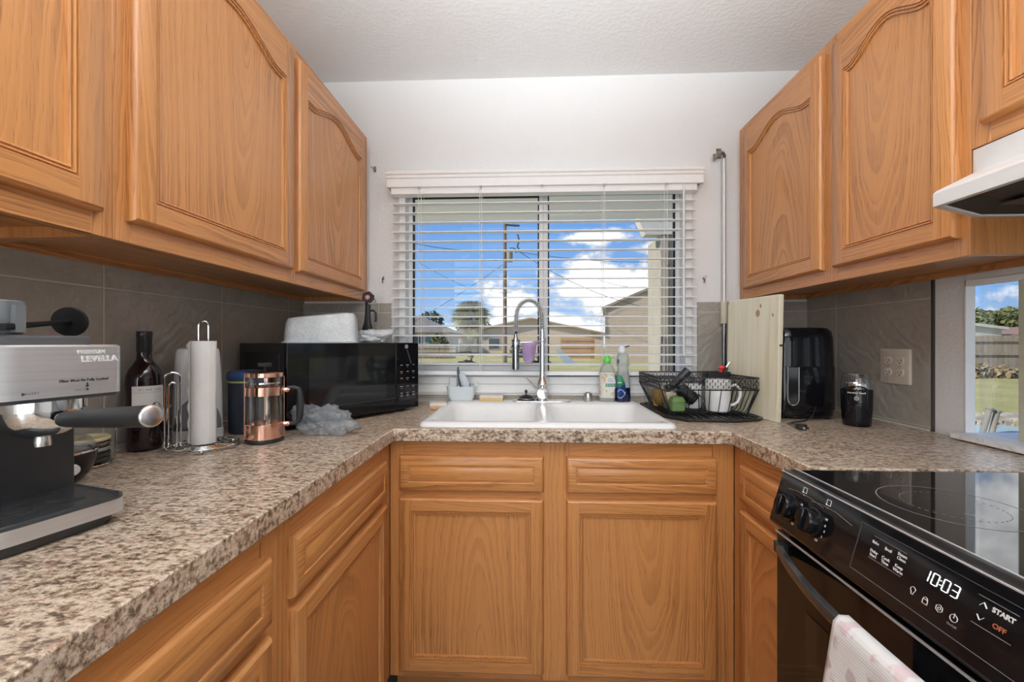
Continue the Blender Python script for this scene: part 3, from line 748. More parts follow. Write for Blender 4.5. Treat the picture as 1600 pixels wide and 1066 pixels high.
# front trim strip and control panel
PA, PB = Vector((.5535, 0, .9105)), Vector((.524, 0, .804))
pd = (PB-PA).normalized(); pn = Vector((pd.z, 0, -pd.x)); pn = pn if pn.x < 0 else -pn
b = MB(); b.loft([[(.5535, y, .9105), (.558, y, .914), (.583, y, .914), (.583, y, .88), (.56, y, .88)] for y in (G0, G1)]); obj('front_trim', b, plain('polished_black_trim', (.03, .03, .032), .18, .6), rg, bevel=.0015)
b = MB(); b.loft([[(.5535, y, .9095), (.524, y, .806), (.527, y, .800), (.58, y, .800), (.58, y, .9095)] for y in (G0, G1)]); panel = obj('control_panel', b, BLACKG, rg, bevel=.0025)
def PN(al, dn, off=.0004):
    """point on the sloped panel: al along from the wall end, dn down from its top edge"""
    p = PA + pd*dn + pn*off; return Vector((p.x, G1-al, p.z))
def panel_text(name, body, al, dn, size, mat, bold=0):
    return text(name, body, size, mat, panel, frame(PN(al, dn), (0, -1, 0), -pd), .0002, 'CENTER', bold)
def pline(b, a0, d0, a1, d1, w=.0009): b.bar(PN(a0, d0), PN(a1, d1), w, .0005)
b = MB(); fr = [(.2277, .0155), (.53, .0155), (.53, .092), (.2277, .092)]
for (p, q) in zip(fr, fr[1:]+fr[:1]): pline(b, *p, *q, .0014)
obj('display_frame', b, plain('dark_line', (.05, .05, .05), .3), panel)
for i, (w_, al, dn) in enumerate((('Bake', .2607, .035), ('Broil', .284, .035), ('Steam\nClean', .3072, .0345), ('Delay\nStart', .262, .0521), ('Cook\nTime', .2838, .0521), ('Keep\nWarm', .3066, .0525))):
    panel_text('lettering', w_, al, dn, .0062, INKW, .0001)
panel_text('lettering', 'START', .4394, .0335, .0080, INKW, .0003)
panel_text('lettering', 'OFF', .4387, .0498, .0080, INKR, .0002)
panel_text('lettering', 'On/Off', .3917, .0785, .0042, INKG)
b = MB()
pline(b, .4105, .0252, .4533, .0250, .0007); pline(b, .4101, .0598, .4528, .0590, .0007); pline(b, .255, .0605, .313, .0605, .0006); pline(b, .255, .026, .313, .026, .0005)
pline(b, .2303, .0919, .56, .0919, .0010)
obj('panel_line', b, INKG, panel)
def icon(fn):
    b = MB(); fn(b); obj('icon', b, INKW, panel)
def polyline(b, pts, w=.0009):
    for p, q in zip(pts, pts[1:]): pline(b, *p, *q, w)
def circ(cx_, cy_, r, a0=0, a1=2*PI, n=20): return [(cx_+r*math.cos(lerp(a0, a1, i/n)), cy_+r*math.sin(lerp(a0, a1, i/n))) for i in range(n+1)]
icon(lambda b: (polyline(b, circ(.3347, .066, .0036, R(125), R(415))), polyline(b, [(.3327, .0690), (.3333, .0725), (.3361, .0725), (.3367, .0690)])))
icon(lambda b: (polyline(b, [(.3505, .0685), (.3573, .0685), (.3573, .0745), (.3505, .0745), (.3505, .0685)]), polyline(b, circ(.3539, .0685, .003, PI, 2*PI))))
icon(lambda b: (polyline(b, [(.373+.0048*math.cos(R(30+60*k)), .0685+.0048*math.sin(R(30+60*k))) for k in range(7)]), polyline(b, circ(.373, .0685, .0018))))
icon(lambda b: (polyline(b, circ(.392, .0690, .0046)), polyline(b, [(.392, .0690), (.392, .0652)]), polyline(b, [(.392, .0630), (.392, .0645)])))
icon(lambda b: polyline(b, [(.4143, .0365), (.4183, .0312), (.4223, .0365)], .0014))
icon(lambda b: polyline(b, [(.4143, .0478), (.4183, .0530), (.4223, .0478)], .0014))
# seven segment clock
b = MB(); SEG = {'0': 'abcdef', '1': 'bc', '3': 'abgcd'}
def digit(ch, cx_, cy_, w=.0080, h=.0155):
    sl = lambda a, d: (cx_ + a*w/2 - d*h/2*.10, cy_ + d*h/2)
    seg = {'a': ((-1, -1), (1, -1)), 'b': ((1, -1), (1, 0)), 'c': ((1, 0), (1, 1)), 'd': ((-1, 1), (1, 1)), 'e': ((-1, 0), (-1, 1)), 'f': ((-1, -1), (-1, 0)), 'g': ((-1, 0), (1, 0))}
    for s_ in SEG[ch]:
        p, q = seg[s_]; p, q = Vector(sl(*p)), Vector(sl(*q)); d = (q-p).normalized()*.0006
        pline(b, *(p+d), *(q-d), .0019)
for ch, al in (('1', .3462), ('0', .3590), ('0', .3735), ('3', .3855)): digit(ch, al, .0377)
for dn in (.0348, .0406): pline(b, .3655, dn, .3672, dn, .0019)
obj('clock_digits', b, LED, panel)
# knobs
for al in (.0569, .1267):
    b = MB(); c0 = PN(al, .0605, 0); b.lathe([(.0265, 0), (.0265, .004), (.0235, .006), (.0225, .020), (.0205, .0235), (.001, .0238)], c0, pn, 36)
    ax = -pd
    k = obj('knob', b, BLACKG, rg, sharp=30)
    b = MB(); q = frame(c0+pn*.026, (0, -1, 0), ax).to_3x3(); b.obox(c0+pn*.026, (.010, .040, .008), q); obj('grip', b, BLACKG, k, bevel=.003)
    M = frame(PN(al+.024, .062), (0, -1, 0), -pd)
    for s_, da, dd in (('HI', .0275, .044), ('8', .0285, .056), ('5', .030, .066), ('2', .027, .077), ('LO', .017, .088)):
        text('lettering', s_, .0055, INKW, k, frame(PN(al+da, dd), (0, -1, 0), -pd), .0002, 'CENTER', .0001)
for al, dn in ((.0829, .0147), (.1492, .0142)):
    b = MB(); polyline(b, [(al-.005, dn-.005), (al+.005, dn-.005), (al+.005, dn+.005), (al-.005, dn+.005), (al-.005, dn-.005)], .0011); pline(b, al-.0055, dn+.0035, al-.0025, dn+.0055, .003); pline(b, al-.0008, dn+.010, al+.0008, dn+.010, .002)
    obj('icon', b, INKW, panel)
b = MB(); pts = [(.035, .028), (.06, .024), (.10, .0235), (.14, .028)]; polyline(b, pts, .0008); pts = [(.105, .028), (.13, .024), (.17, .0235), (.21, .030)]; polyline(b, pts, .0008); obj('panel_line', b, INKG, panel)
# oven door, handle, drawer
b = MB(); b.box(.540, .575, G0, G1, .270, .784); dr = obj('oven_door', b, BLACKG, rg, bevel=.004, seg=3)
b = MB(); b.box(.5385, .5395, G0+.10, G1-.10, .34, .665); obj('door_window', b, plain('oven_window', (.012, .010, .009), .05), dr)
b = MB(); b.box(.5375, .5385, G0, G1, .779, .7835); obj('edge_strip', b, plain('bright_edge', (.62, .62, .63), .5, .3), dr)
b = MB(); b.bar((.5530, G0, .9112), (.5530, G1, .9112), .0022, .0022); obj('edge_highlight', b, bpy.data.materials['bright_edge'], rg)  # highlight on the panel's top edge, painted as a pale strip
b = MB(); b.bar((.5815, G0, .9148), (.5815, G1, .9148), .0024, .0014); obj('edge_highlight', b, bpy.data.materials['bright_edge'], rg)  # painted highlight along the front edge of the cooktop
b = MB()
hp = []
for i in range(33):
    t = i/32; y = lerp(.922, .215, t); q = 2*t-1; x = .478 + .052*abs(q)**2.6; hp.append((x, y))
HZ = .757
L = []
for x, y in hp: L.append([(x-.007, y, HZ-.004), (x-.004, y, HZ+.006), (x+.006, y, HZ+.009), (x+.010, y, HZ+.004), (x+.008, y, HZ-.012), (x-.002, y, HZ-.014)])
b.loft(L); b.box(.525, .542, .905, .932, HZ-.014, HZ+.009); b.box(.525, .542, .205, .232, HZ-.014, HZ+.009); obj('handle', b, plain('bar_black', (.022, .022, .023), .16), dr, bevel=.001, sharp=50)
b = MB(); b.box(.542, .575, G0, G1, .075, .262); obj('storage_drawer', b, BLACKG, rg, bevel=.003)
# tea towel over the handle
m, N, L, B = new_mat('floral_towel'); g = NG(N, L); _, uv = g.coords('UV'); p2 = g.vec(uv[0], uv[1])
vo = N.new('ShaderNodeTexVoronoi'); vo.inputs['Scale'].default_value = 33; vo.inputs['Randomness'].default_value = .8; L.new(p2, vo.inputs['Vector'])
pet = g.noise(p2, 90, 2); ht = g.noise(p2, 300, 2)
fl = g.m('SUBTRACT', 1.0, g.smooth(g.m('ADD', vo.outputs['Distance'], g.m('MULTIPLY', g.m('SUBTRACT', pet, .5), .55)), .24, .40))
hue = g.noise(p2, 8, 1)
fc_ = g.mix(g.smooth(hue, .4, .6), (.66, .36, .42), (.36, .22, .25))
L.new(g.mix(g.m('MULTIPLY', fl, .5), (.78, .78, .77), fc_), B.inputs['Base Color']); B.inputs['Roughness'].default_value = .95
rb = g.m('SINE', g.m('MULTIPLY', uv[1], 2*PI/.0045)); g.bump(g.m('ADD', g.m('MULTIPLY', rb, .4), ht), .25, .001, B)
b = MB()
NU, NV = 40, 44
def towel(u, v):
    y = lerp(.668, .400, u)
    q = abs((y-.5685)/.3535); x0 = .478 + .052*q**2.6
    s_ = v*.74            # length along the cloth: front hem up, over the bar, down the back
    front = .42; wav = .006*math.sin(u*17)+.004*math.sin(u*31+1)
    if s_ < front:
        d = front - s_; x = x0-.0135 - (.012+wav)*min(1, d/.15); z = HZ+.007-d
    elif s_ < front+.05:
        a = (s_-front)/.05*PI; x = x0+.001 - .0145*math.cos(a); z = HZ+.007 + .0105*math.sin(a)
    else:
        d = s_-front-.05; x = x0+.0155+.0; z = HZ+.007-d*1.0
    k = (1-v)*.05 if s_ < front else 0
    yy = y + (.030*max(0, (front-s_)/front)*(1 if u < .5 else -1)*abs(1-2*u) if s_ < front else 0)
    return (x, yy, z)
b.sheet(towel, NU, NV)
k = 0
b.u = [[((b.v[i].y), (b.v[i].z)) for i in f] for f in b.f]
tw = obj('tea_towel', b, m, sharp=80, solid=.002); tag(tw, 'white tea towel with faded pink flowers hanging over the oven handle', 'towel')

# ------------------------------------------------------------------ range hood
hd = thing('range_hood', 'white range hood under the short oak cabinet', 'range hood', (1.02, .57, 1.459))
b = MB()
fp = [(XR-.004, .948), (.952, .948), (.800, .872), (.800, .262), (.952, .190), (XR-.004, .190)]
def insetp(d): return [(XR-.004, .948-d), (.952+d*.3, .948-d), (.800+d, .872-d*.6), (.800+d, .262+d*.6), (.952+d*.3, .190+d), (XR-.004, .190+d)]
b.loft([[(x, y, 1.459) for x, y in fp], [(x, y, 1.485) for x, y in fp], [(x, y, 1.490) for x, y in insetp(.004)], [(XR-.004, .946, 1.553), (.951, .946, 1.553), (.945, .93, 1.553), (.945, .21, 1.553), (.951, .192, 1.553), (XR-.004, .192, 1.553)], [(XR-.004, .946, 1.603), (.951, .946, 1.603), (.951, .945, 1.603), (.951, .193, 1.603), (.951, .192, 1.603), (XR-.004, .192, 1.603)]], False, True)
b.loft([[(x, y, 1.459) for x, y in fp], [(x, y, 1.459) for x, y in insetp(.012)], [(x, y, 1.462) for x, y in insetp(.014)]], False, False)
obj('shell', b, ENAMEL, hd, sharp=30, bevel=.002)
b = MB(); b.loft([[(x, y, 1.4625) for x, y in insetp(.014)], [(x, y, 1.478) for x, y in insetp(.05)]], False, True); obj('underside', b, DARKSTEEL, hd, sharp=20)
b = MB(); b.box(.90, 1.12, .36, .75, 1.470, 1.476); obj('filter', b, plain('filter_mesh', (.10, .10, .10), .4, .7, var=.5, scale=400), hd)
b = MB(); b.box(.955, 1.06, .80, .90, 1.4715, 1.4725); obj('rating_label', b, plain('dark_label', (.08, .08, .08), .5), hd)

# ------------------------------------------------------------------ outlet
ol = thing('wall_outlet', 'almond four-socket outlet plate on the right slate backsplash', 'outlet', (XR-.008, 1.484, 1.108))
b = MB(); b.loft([[(XR-.008-d, y, z) for y, z in rr(.118-2*i, .118-2*i, .005, 4, 1.484, 1.108)] for d, i in ((0, 0), (.004, 0), (.006, .003))]); pl = obj('cover_plate', b, plain('almond_plate', (.66, .60, .52), .4, var=.01), ol, sharp=30)
for yy in (1.461, 1.507):
    for zz in (1.128, 1.088):
        b = MB(); b.loft([[(XR-.0142-d, y, z) for y, z in rr(.030, .026, .011, 5, yy, zz)] for d in (0, .0018)]); so = obj('socket', b, plain('almond_socket', (.68, .62, .55), .4, var=.01), ol, bevel=.0005)
        b = MB(); 
        for dy, hh in ((-.006, .009), (.006, .007)): b.box(XR-.0164, XR-.0159, yy+dy-.0009, yy+dy+.0009, zz+.001-hh/2, zz+.001+hh/2)
        b.cyl((XR-.0164, yy, zz-.008), (XR-.0159, yy, zz-.008), .0022, seg=12); obj('slot', b, INKK, so)
    b = MB(); b.cyl((XR-.0142, yy, 1.108), (XR-.0152, yy, 1.108), .0025, seg=12); obj('screw', b, plain('screw_grey', (.3, .28, .25), .4), ol)

# ------------------------------------------------------------------ wall hardware
cr = thing('curtain_rod', 'white metal rod hanging upright beside the right upper cabinet', 'rod', (.871, YB-.022, .93))
b = MB(); b.cyl((.871, YB-.022, 1.372), (.871, YB-.022, 2.010), .0085, seg=14); obj('upper_tube', b, plain('rod_white', (.62, .62, .62), .25, .3), cr)
b = MB(); b.cyl((.871, YB-.022, 1.271), (.871, YB-.022, 1.372), .0145, seg=18); obj('sleeve', b, plain('almond_sleeve', (.62, .58, .47), .5), cr, bevel=.002)
b = MB(); b.cyl((.871, YB-.022, ZT+.02), (.871, YB-.022, 1.271), .0095, seg=14); b.cyl((.871, YB-.022, 1.225), (.871, YB-.022, 1.231), .0115, seg=14); b.cyl((.871, YB-.022, ZT+.001), (.871, YB-.022, ZT+.02), .012, seg=14); obj('lower_tube', b, plain('rod_grey', (.30, .31, .33), .2, .9), cr)
b = MB(); b.tube([(.871, YB-.022, 2.01), (.872, YB-.026, 2.022), (.866, YB-.026, 2.034), (.858, YB-.022, 2.038)], .006, 8); obj('tip', b, plain('worn_black', (.04, .035, .03), .5), cr)
NICK = plain('tarnished_nickel', (.34, .32, .29), .3, .9, var=.3, scale=80)
br = thing('rod_bracket', 'tarnished curtain rod bracket at the top of the upright rod', 'bracket', (.853, YB-.005, 2.035))
b = MB(); b.box(.845, .866, YB-.004, YB-.0005, 2.020, 2.065); obj('plate', b, NICK, br, bevel=.001)
b = MB(); b.tube([(.853, YB-.004, 2.03), (.853, YB-.03, 2.022), (.850, YB-.04, 2.030), (.850, YB-.042, 2.040)], .004, 8); b.tube([(.850, YB-.01, 2.022), (.838, YB-.014, 2.016), (.832, YB-.014, 2.010)], .0028, 6); b.box(.826, .836, YB-.02, YB-.012, 2.006, 2.034); obj('hook', b, NICK, br)
b = MB(); b.cyl((.850, YB-.006, 2.058), (.850, YB-.0035, 2.058), .003, seg=10); b.cyl((.862, YB-.006, 2.058), (.862, YB-.0035, 2.058), .003, seg=10); obj('screw', b, BLACKM, br)
b = MB(); b.box(-.726, -.716, YB-.004, YB-.0005, 1.985, 2.010); b.tube([(-.720, YB-.004, 1.998), (-.724, YB-.02, 1.996), (-.732, YB-.022, 2.002)], .0028, 6)
o = obj('rod_bracket', b, NICK); tag(o, 'small metal clip on the wall left of the blind valance', 'bracket')
for nm, x, z, lb in (('wall_hook', -.682, 1.484, 'small tarnished hook on the white wall above the microwave'), ('wall_hook', .788, 1.478, 'small tarnished hook on the white wall beside the upright rod')):
    b = MB(); b.cyl((x, YB-.012, z), (x, YB-.0005, z), .0045, seg=10); b.tube([(x, YB-.012, z), (x+.008, YB-.016, z+.010)], .003, 6); b.tube([(x, YB-.012, z), (x+.001, YB-.016, z-.012), (x, YB-.012, z-.020)], .0032, 6)
    tag(obj(nm, b, NICK), lb, 'hook')

# ------------------------------------------------------------------ espresso machine (local frame: x out of the front, y to its far side)
em = thing('espresso_machine', 'brushed steel and black espresso machine at the near end of the left counter', 'coffee machine', (-.627, .640, ZT), R(-15.6))
TP = lambda w, h, r1, cx_, cy_, z, n=6: [(x, y, z) for x, y in rr(w, h, r1, n, cx_, cy_)]
def espoly(x0, x1, y0, y1, rf, rn, z, n=8):
    """plan outline: far front corner radius rf, near front corner radius rn, square back"""
    P = []
    for i in range(n+1): a = PI/2 - PI/2*i/n; P.append((x1-rf+rf*math.cos(a), y1-rf+rf*math.sin(a), z))
    for i in range(n+1): a = -PI/2*i/n; P.append((x1-rn+rn*math.cos(a), y0+rn+rn*math.sin(a), z))
    P += [(x0, y0, z), (x0, y1, z)]
    return P
b = MB(); b.loft([espoly(-.272, -.010, -.182, -.010, .028, .055, .0005), espoly(-.272, -.006, -.186, -.006, .028, .058, .018)]); obj('base', b, GRAPH, em, False, bevel=.0015)
b = MB(); b.loft([espoly(-.27, 0, -.190, 0, .024, .062, .0165), espoly(-.27, 0, -.190, 0, .024, .062, .0375)], False, False); b.loft([espoly(-.27, -.004, -.186, -.004, .022, .06, .0165), espoly(-.27, 0, -.190, 0, .024, .062, .0165)], False, False); obj('steel_band', b, STEELH, em, False)
b = MB(); b.loft([espoly(-.27, -.0005, -.1895, -.0005, .024, .062, .0375), espoly(-.27, -.0005, -.1895, -.0005, .024, .062, .0415), espoly(-.27, -.004, -.186, -.004, .022, .058, .043), espoly(-.27, -.006, -.184, -.006, .021, .057, .0405)]); tr = obj('drip_tray', b, plain('tray_dark', (.03, .032, .034), .25), em, False)
b = MB()
def ell(cx_, cy_, rx, ry, z=.0409): b.lathe([(.001, 0), (1, 0), (1, .0005), (.001, .0005)], (cx_, cy_, z-.0001), (0, 0, 1), 24, rx, ry)
def lat(cx_, cy_, rx, ry): b.loft([[(cx_+rx*math.cos(2*PI*i/24), cy_+ry*math.sin(2*PI*i/24), z) for i in range(24)] for z in (.0404, .0410)])
lat(-.075, -.095, .014, .016); lat(-.075, -.055, .0055, .010); lat(-.075, -.135, .0055, .010)
for x in (-.108, -.100, -.050, -.042): b.box(x-.0012, x+.0012, -.155, -.035, .0404, .0411)
obj('grate_slot', b, INKK, tr, False)
b = MB(); b.loft([espoly(-.285, -.136, -.188, -.001, .004, .01, .0005), espoly(-.285, -.136, -.188, -.001, .004, .01, .202)]); obj('column', b, GRAPH, em, False, bevel=.002)
b = MB(); b.loft([espoly(-.285, -.018, -.192, .001, .012, .075, .2005, 10), espoly(-.285, -.018, -.192, .001, .012, .075, .272, 10), espoly(-.285, -.021, -.189, -.002, .012, .073, .2745, 10)]); hdm = obj('head', b, STEEL, em, False)
b = MB(); b.loft([espoly(-.285, -.019, -.191, 0, .012, .075, .1955, 10), espoly(-.285, -.019, -.191, 0, .012, .075, .2005, 10)]); obj('head_trim', b, GRAPH, em, False)
b = MB(); b.loft([espoly(-.275, -.040, -.175, -.022, .02, .05, .2745), espoly(-.275, -.040, -.175, -.022, .02, .05, .285), espoly(-.272, -.044, -.172, -.025, .018, .048, .288)]); obj('warming_plate', b, plain('grey_lid', (.10, .10, .105), .35, .4), em, False)
MH = lambda y, z: frame((-.0175, y, z), (0, 1, 0), (0, 0, 1))
text('lettering', 'PREMIUM', .0080, plain('embossed_steel', (.86, .86, .86), .5, .3), hdm, MH(-.0400, .2635), .0008, 'CENTER', .0002, False)
text('lettering', 'LEVELLA', .0118, bpy.data.materials['embossed_steel'], hdm, MH(-.0300, .2530), .0010, 'CENTER', .0004, False)
text('lettering', 'Filter Must Be Fully Locked', .0052, INKK, hdm, MH(-.048, .2225), .0002, 'CENTER', .0001, False)
text('lettering', 'LOCK', .0045, INKG, hdm, MH(-.0535, .2085), .0002, 'CENTER', 0, False)
text('lettering', 'INSERT', .0045, INKG, hdm, MH(-.104, .2085), .0002, 'CENTER', 0, False)
b = MB(); b.cyl((-.0178, -.045, .2085), (-.0172, -.045, .2085), .0016, seg=12); b.box(-.0178, -.0172, -.0457, -.0443, .214, .2185)
b.loft([[(x, -.0475, .2145), (x, -.0425, .2145), (x, -.045, .2115)] for x in (-.0178, -.0172)]); b.loft([[(x, -.114, .2062), (x, -.114, .2108), (x, -.1105, .2085)] for x in (-.0178, -.0172)]); obj('print_mark', b, INKK, hdm, False)
b = MB(); b.lathe([(.0475, .180), (.0475, .1955)], (-.072, -.070, 0), seg=40); b.lathe([(.001, .1405), (.016, .1408), (.027, .1445), (.036, .152), (.0415, .162), (.0445, .175), (.0450, .182), (.001, .182)], (-.072, -.070, 0), seg=40)
gh = obj('group_head', b, CHROME, em, False, sharp=50)
b = MB(); b.lathe([(.001, .126), (.0095, .126), (.0100, .132), (.0085, .1415), (.0085, .146), (.001, .146)], (-.072, -.070, 0), seg=24); pf = obj('spout', b, plain('spout_steel', (.68, .68, .67), .22, 1), em, False)
b = MB(); b.tube([(-.034, -.070, .168), (-.018, -.070, .169)], .0065, 14); hn = obj('handle_neck', b, CHROME, em, False)
b = MB(); pr = [(-.020, .168, .0105), (-.008, .169, .0118), (.02, .171, .0125), (.07, .175, .0135), (.12, .179, .0142), (.160, .1825, .0146)]
L = [[(x, -.070+r*math.cos(2*PI*i/24), z+r*math.sin(2*PI*i/24)) for i in range(24)] for x, z, r in pr]; b.loft(L); hn = obj('handle', b, BLACKM, em, False, sharp=50)
b = MB(); b.lathe([(.0146, 0), (.0146, .002), (.0120, .0042), (.006, .0055), (.0005, .006)], (.160, -.070, .1825), (1, 0, .07), 28); obj('end_cap', b, plain('cap_steel', (.55, .55, .56), .28, 1), hn, False, sharp=60)

# tamper scoop lying on top of the machine
TAMP = plain('tamper_black', (.004, .004, .004), .6, spec=.2)
ts = thing('coffee_tamper', 'black plastic scoop with round tamper end lying on the espresso machine', 'tamper', (-.80, .64, ZT+.288))
d0 = Vector((-.752, .662, ZT+.3115)); d1 = Vector((-.700, .532, ZT+.2985)); ad = (d1-d0).normalized()
b = MB(); b.lathe([(.001, -.003), (.0225, -.003), (.0238, -.0015), (.0238, .0015), (.0225, .003), (.005, .0035), (.001, .0035)], d0, ad, 36); obj('tamper_disc', b, TAMP, ts)
b = MB(); L = []
q = frame((0, 0, 0), ad, (0, 0, 1)).to_3x3()
for t, w, h in ((.003, .0045, .007), (.5, .0045, .0075), (1, .006, .009)):
    c = d0.lerp(d1, t); L.append([c + q @ Vector((0, y, z)) for y, z in rr(h, w*2, .003, 3)])
b.loft(L); obj('stem', b, TAMP, ts, bevel=.001)
b = MB(); c1 = Vector((-.732, .553, ZT+.2890)); b.lathe([(.001, 0), (.022, 0), (.0245, .004), (.026, .046), (.025, .047), (.0235, .044), (.021, .004), (.001, .003)], c1, (0, 0, 1), 32); b.box(-.712, -.700, .548, .560, ZT+.292, ZT+.330); obj('scoop', b, plain('grey_scoop', (.16, .17, .18), .3, .3), ts)

# ------------------------------------------------------------------ mini slow cooker, coasters, wine, towels, press ...
sc = thing('slow_cooker', 'small black round slow cooker with glass lid behind the espresso machine', 'cooker', (-.930, .790, ZT))
cx_, cy_ = -.930, .790
b = MB(); b.lathe([(.001, .001), (.038, .001), (.043, .006), (.054, .022), (.060, .042), (.0625, .060), (.001, .060)], (cx_, cy_, ZT), seg=48); obj('body', b, BLACKG, sc)
b = MB(); b.ring((cx_, cy_, ZT+.0625), .0625, .0028, n=56); obj('steel_rim', b, CHROME, sc)
b = MB(); b.lathe([(.0615, .063), (.059, .072), (.050, .086), (.034, .096), (.014, .100), (.001, .1005)], (cx_, cy_, ZT), seg=48, cap0=False); obj('lid', b, GLASS, sc, solid=.002)
b = MB(); b.lathe([(.006, .1005), (.005, .108), (.012, .113), (.013, .120), (.008, .124), (.001, .1245)], (cx_, cy_, ZT), seg=24); obj('lid_knob', b, BLACKS, sc)
dv = Vector((.95, -.30, 0)).normalized(); kp = Vector((cx_, cy_, ZT+.033)) + dv*.056
b = MB(); b.lathe([(.010, 0), (.011, .004), (.010, .010), (.007, .013), (.001, .0135)], kp, dv, 24); obj('dial', b, WHITEP, sc)
cs = thing('coaster_rack', 'chrome wire rack holding a stack of round coasters by the backsplash', 'rack', (-1.0, .905, ZT))
kx, ky = -1.0, .905
b = MB(); b.ring((kx, ky, ZT+.0045), .052, .0022, n=44); b.ring((kx, ky, ZT+.0045), .030, .0018, n=30)
for a in (35, 155, 275):
    c, s_ = math.cos(R(a)), math.sin(R(a)); b.tube([(kx+.030*c, ky+.030*s_, ZT+.0045), (kx+.055*c, ky+.055*s_, ZT+.0045), (kx+.057*c, ky+.057*s_, ZT+.105)], .0016, 6)
b.ring((kx, ky, ZT+.105), .057, .0016, n=44)
for a in (80, 200, 320): b.ball((kx+.052*math.cos(R(a)), ky+.052*math.sin(R(a)), ZT+.0028), .0026, seg=8, rings=6)
obj('wire_frame', b, CHROME, cs)
tops = [('black round coaster at the bottom of the stack in the wire rack', BLACKS), ('black round coaster second from the bottom in the wire rack', BLACKS), ('grey round coaster in the middle of the stack in the wire rack', plain('grey_stone', (.20, .20, .20), .5)), ('dark brown round coaster second from the top in the wire rack', plain('brown_coaster', (.10, .065, .045), .5)), ('cream yellow round coaster on top of the stack in the wire rack', plain('cream_coaster', (.62, .55, .34), .5))]
for i, (lb, mt) in enumerate(tops):
    b = MB(); z = ZT+.0075+.0118*i; jx = .0015*math.sin(i*2.1); b.lathe([(.001, 0), (.044, 0), (.047, .003), (.0475, .0075), (.046, .009), (.044, .0075), (.001, .0065)], (kx+jx, ky-jx, z), seg=40)
    tag(obj('coaster', b, mt), lb, 'coaster', 'coasters in the wire rack')
# wine bottle
wb = thing('wine_bottle', 'dark red wine bottle with white label by the slate backsplash', 'bottle', (-.994, 1.052, ZT))
wx, wy_ = -.994, 1.052
b = MB(); b.lathe([(.001, .004), (.030, .001), (.0365, .004), (.0378, .012), (.0378, .175), (.0365, .192), (.031, .208), (.022, .222), (.0165, .233), (.0150, .245), (.0148, .285), (.001, .286)], (wx, wy_, ZT), seg=48); obj('glass', b, WINE, wb, sharp=60)
b = MB(); b.lathe([(.0152, .250), (.0160, .252), (.0160, .289), (.0166, .290), (.0166, .303), (.0155, .305), (.001, .305)], (wx, wy_, ZT), seg=32); obj('screw_cap', b, BLACKS, wb)
face = math.atan2(-wy_*.9, -wx*1.0)
b = MB()
def lab(r, a0, a1, z0, z1, n=20): b.sheet(lambda u, v: (wx+r*math.cos(face+lerp(a0, a1, u)), wy_+r*math.sin(face+lerp(a0, a1, u)), ZT+lerp(z0, z1, v)), n, 1)
lab(.0381, R(-42), R(78), .072, .166); lb_ = obj('label', b, LABELP, wb, recalc=False)
b = MB(); lab(.0383, R(-42), R(78), .1495, .1500); obj('label_rule', b, INKG, lb_, recalc=False)
b = MB()
def disc(a, z, rx, rz, r=.0384): b.loft([[(wx+r*math.cos(face+R(a)+rx*math.cos(2*PI*i/24)/r), wy_+r*math.sin(face+R(a)+rx*math.cos(2*PI*i/24)/r), ZT+z+rz*math.sin(2*PI*i/24)) for i in range(24)]], False, True)
disc(34, .108, .0125, .016); obj('emblem', b, plain('emblem_red', (.14, .035, .03), .6), lb_, recalc=False)
b = MB(); disc(26, .112, .004, .0045, .0386); disc(42, .112, .004, .0045, .0386); disc(34, .100, .006, .003, .0386); obj('emblem_mark', b, LABELP, lb_, recalc=False)
for i, ch in enumerate('WINKING'):
    a = face+R(-16+11*i); text('lettering', ch, .0078, INKG, lb_, frame((wx+.0384*math.cos(a), wy_+.0384*math.sin(a), ZT+.156), (-math.sin(a), math.cos(a), 0), (0, 0, 1)), .0001)
# paper towel holder and roll
ph = thing('paper_towel_holder', 'chrome wire paper towel holder with looped side arm', 'holder', (-.852, 1.072, ZT))
px, py = -.852, 1.072
b = MB()
for rad, zz, rw in ((.078, .0105, .0026), (.060, .0105, .0022), (.042, .0105, .0022)): b.ring((px, py, ZT+zz), rad, rw, n=56)
b.tube([(px-.078, py, ZT+.0105), (px+.078, py, ZT+.0105)], .0022, 6); b.tube([(px, py-.078, ZT+.0105), (px, py+.078, ZT+.0105)], .0022, 6)
obj('base_ring', b, CHROME, ph)
for a in (-55, 65, 185):
    b = MB(); b.ball((px+.074*math.cos(R(a)), py+.074*math.sin(R(a)), ZT+.0056), .0055, seg=14, rings=10); obj('foot', b, CHROME, ph)
b = MB(); w_ = .0105; dx_ = Vector((.79, .61, 0))
def post(dw, z): p = Vector((px, py, ZT+z)) + dx_*dw; return (p.x, p.y, p.z)
b.tube([post(-w_, .0105), post(-w_, .31)] + [post(-w_*math.cos(a), .318+.014*math.sin(a)) for a in [PI*i/10 for i in range(11)]] + [post(w_, .31), post(w_, .0105)], .0021, 8); obj('post', b, CHROME, ph)
b = MB(); ac = Vector((px, py, 0)) + Vector((-.78, -.62, 0))*.064; ax_ = Vector((.78, .62, 0))
def arm(dw, z): p = Vector((ac.x, ac.y, ZT+z)) + ax_*dw; return (p.x, p.y, p.z)
for ww, hh in ((.0165, .185), (.0085, .160)): b.tube([arm(-ww, .0105), arm(-ww, hh)] + [arm(-ww*math.cos(a), hh+.015*math.sin(a)) for a in [PI*i/10 for i in range(1, 10)]] + [arm(ww, hh), arm(ww, .0105)], .0024, 8)
obj('side_arm', b, CHROME, ph)
b = MB(); rl = .0285
L = []
for z in (.0145, .280):
    L.append([(px+(rl+(.0006*math.sin(9*2*PI*i/48)))*math.cos(2*PI*i/48), py+rl*math.sin(2*PI*i/48), ZT+z) for i in range(48)])
